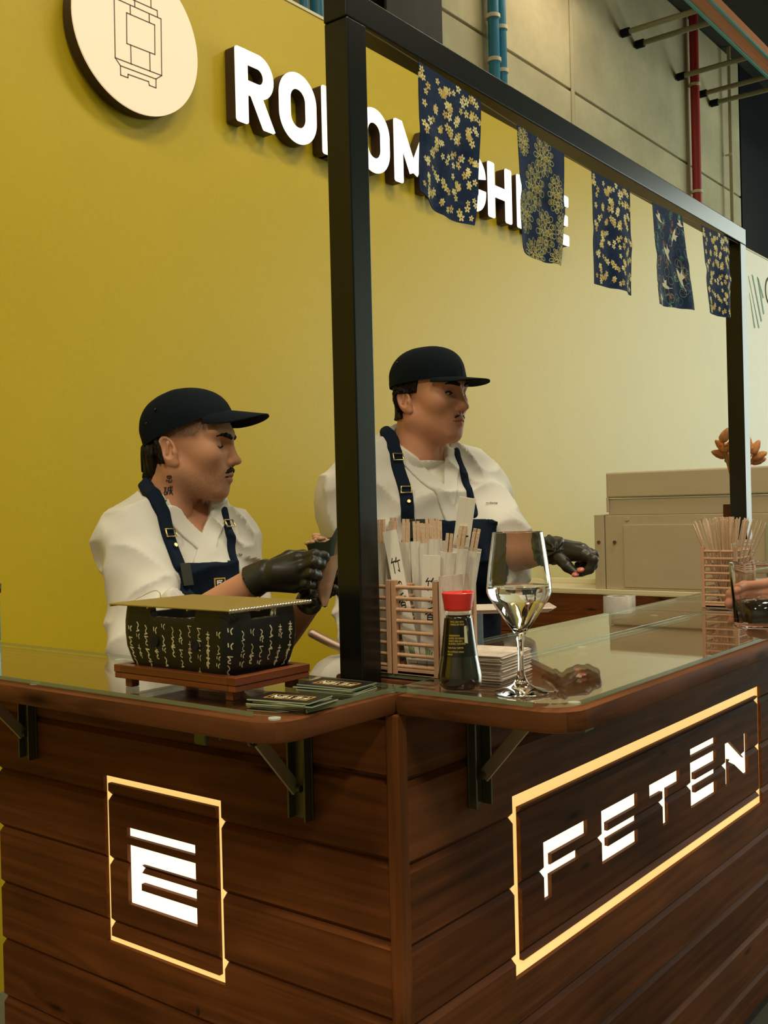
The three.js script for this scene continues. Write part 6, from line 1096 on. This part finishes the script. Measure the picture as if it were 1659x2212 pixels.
// ---------------------------------------------------------------- tumbler in a visitor's hand
{
  const c = dep(1640, 1285, 1.74), s = 1.74 / FOC, t = thing('drink_tumbler', 'clear glass tumbler of dark cola held in a bare hand', 'glass', [c.x, c.y - 70 * s, c.z]);
  const Hh = 139 * s, r1 = 0.0475, r0 = 0.0415;
  mesh('glass_body', lathe([[0.0003, 0], [r0 - 0.003, 0], [r0, 0.003], [r1, Hh], [r1 - 0.001, Hh + 0.001], [r1 - 0.0024, Hh], [r0 - 0.0024, 0.010], [0.0003, 0.009]], 64), M.crystal, t);
  const lv = Hh * 0.40, ra = y => r0 - 0.0027 + (r1 - r0) * (y - 0.01) / (Hh - 0.01);
  mesh('cola', lathe([[0.0003, 0.0093], [r0 - 0.004, 0.0098], [ra(0.014), 0.013], [ra(lv), lv], [0.0003, lv]], 64), phys({ color: lin(0.02, 0.004, 0.003), roughness: 0.05, clearcoat: 1 }), t).userData.label = 'dark cola';
  const W0 = [1800, 1345, 1.83], K = { i: [1712, 1280, 1.83], m: [1716, 1303, 1.835], r: [1716, 1332, 1.83], p: [1712, 1360, 1.82] };
  const list = [B(W0, K.i, 0.028, 0.014), B(W0, K.m, 0.03, 0.015), B(W0, K.r, 0.03, 0.014), B(W0, K.p, 0.027, 0.013), ...chain([K.i, [1655, 1277, 1.825], [1606, 1279, 1.812], [1578, 1283, 1.765]], 0.0105, 0.0085), ...chain([K.m, [1655, 1302, 1.828], [1604, 1303, 1.815], [1576, 1304, 1.762]], 0.0108, 0.0088), ...chain([K.r, [1655, 1335, 1.825], [1608, 1338, 1.81], [1582, 1339, 1.768]], 0.0102, 0.0082), ...chain([K.p, [1680, 1370, 1.80], [1648, 1369, 1.775], [1622, 1366, 1.755]], 0.0095, 0.0078), ...chain([[1780, 1310, 1.77], [1738, 1290, 1.70], [1704, 1280, 1.665]], 0.0155, 0.0105)];
  const SK = [0.62, 0.27, 0.17], hang = (x, y, z) => V(1.17 + x, 0.84 + y, 0.85 + z);
  const rest = [bone(hang(0, 0, 0), hang(0, -0.085, -0.035), 0.026, 0.014), bone(hang(0, 0, 0), hang(0, -0.09, -0.012), 0.027, 0.015), bone(hang(0, 0, 0), hang(0, -0.088, 0.01), 0.027, 0.014), bone(hang(0, 0, 0), hang(0, -0.08, 0.03), 0.024, 0.013)];
  for (const [z, l, r] of [[-0.035, 0.075, 0.0100], [-0.012, 0.085, 0.0105], [0.01, 0.078, 0.0100], [0.03, 0.062, 0.0088]]) rest.push(bone(hang(0, -0.088, z), hang(-0.004, -0.088 - l * 0.55, z - 0.004), r, r * 0.95), bone(hang(-0.004, -0.088 - l * 0.55, z - 0.004), hang(-0.022, -0.088 - l, z - 0.006), r * 0.95, r * 0.8));
  rest.push(bone(hang(-0.004, -0.02, -0.025), hang(-0.02, -0.06, -0.055), 0.014, 0.0115), bone(hang(-0.02, -0.06, -0.055), hang(-0.024, -0.095, -0.058), 0.0115, 0.009));
  person({
    label: 'person out of view whose bare hand holds the cola tumbler', base: V(0.98, 0, 0.90), skin: SK, limb: 1.0,
    head: { o: V(0.98, 1.565, 0.87), deg: -128, wide: 1.0, jaw: 1.0, neck: [-0.035, -0.15] },
    torso: { o: V(0.98, 1.40, 0.90), deg: -128, k: 0.95, w: 0.95, belly: 1, leg: 0.98, loose: 0.012, vw: 0.045, vt: 0.04, vb: -0.02, vo: 0 },
    arms: [{ sh: V(0.825, 1.335, 0.89), el: V(0.805, 1.115, 0.71), wr: dep(...W0), sleeve: 0.5, r0: 0.064, r1: 0.062, r2: 0.05 }, { sh: V(1.135, 1.335, 0.89), el: V(1.20, 1.08, 0.91), wr: hang(0, 0, 0), sleeve: 0.8, r0: 0.064, r1: 0.058, r2: 0.046 }],
    collar: [], jacketMat: M.trousers, jacketLabel: 'plain dark long-sleeved top', hands: [surface(bones(list, 0.006), ...boundsOf(list, 0.012), 0.0032, () => SK), surface(bones(rest, 0.006), ...boundsOf(rest, 0.012), 0.0036, () => SK)],
    paint: () => SK, hair: (x, y, z, d) => Math.max(d - 0.012, -(y - 0.02) + Math.max(0, -x) * -1.2, x - 0.05 - 0.9 * (y - 0.06)),
    brow: [[0.11, 0.0345, 0.013], [0.11, 0.0368, 0.022], [0.11, 0.0385, 0.032], [0.10, 0.0375, 0.043], [0.09, 0.0345, 0.053]], eyes: 0.45, lash: [[0.105, 0.0135, 0.018], [0.106, 0.0162, 0.027], [0.104, 0.0158, 0.036], [0.097, 0.0125, 0.047]],
  });
}
shadows(scene);
renderer.render(scene, camera);
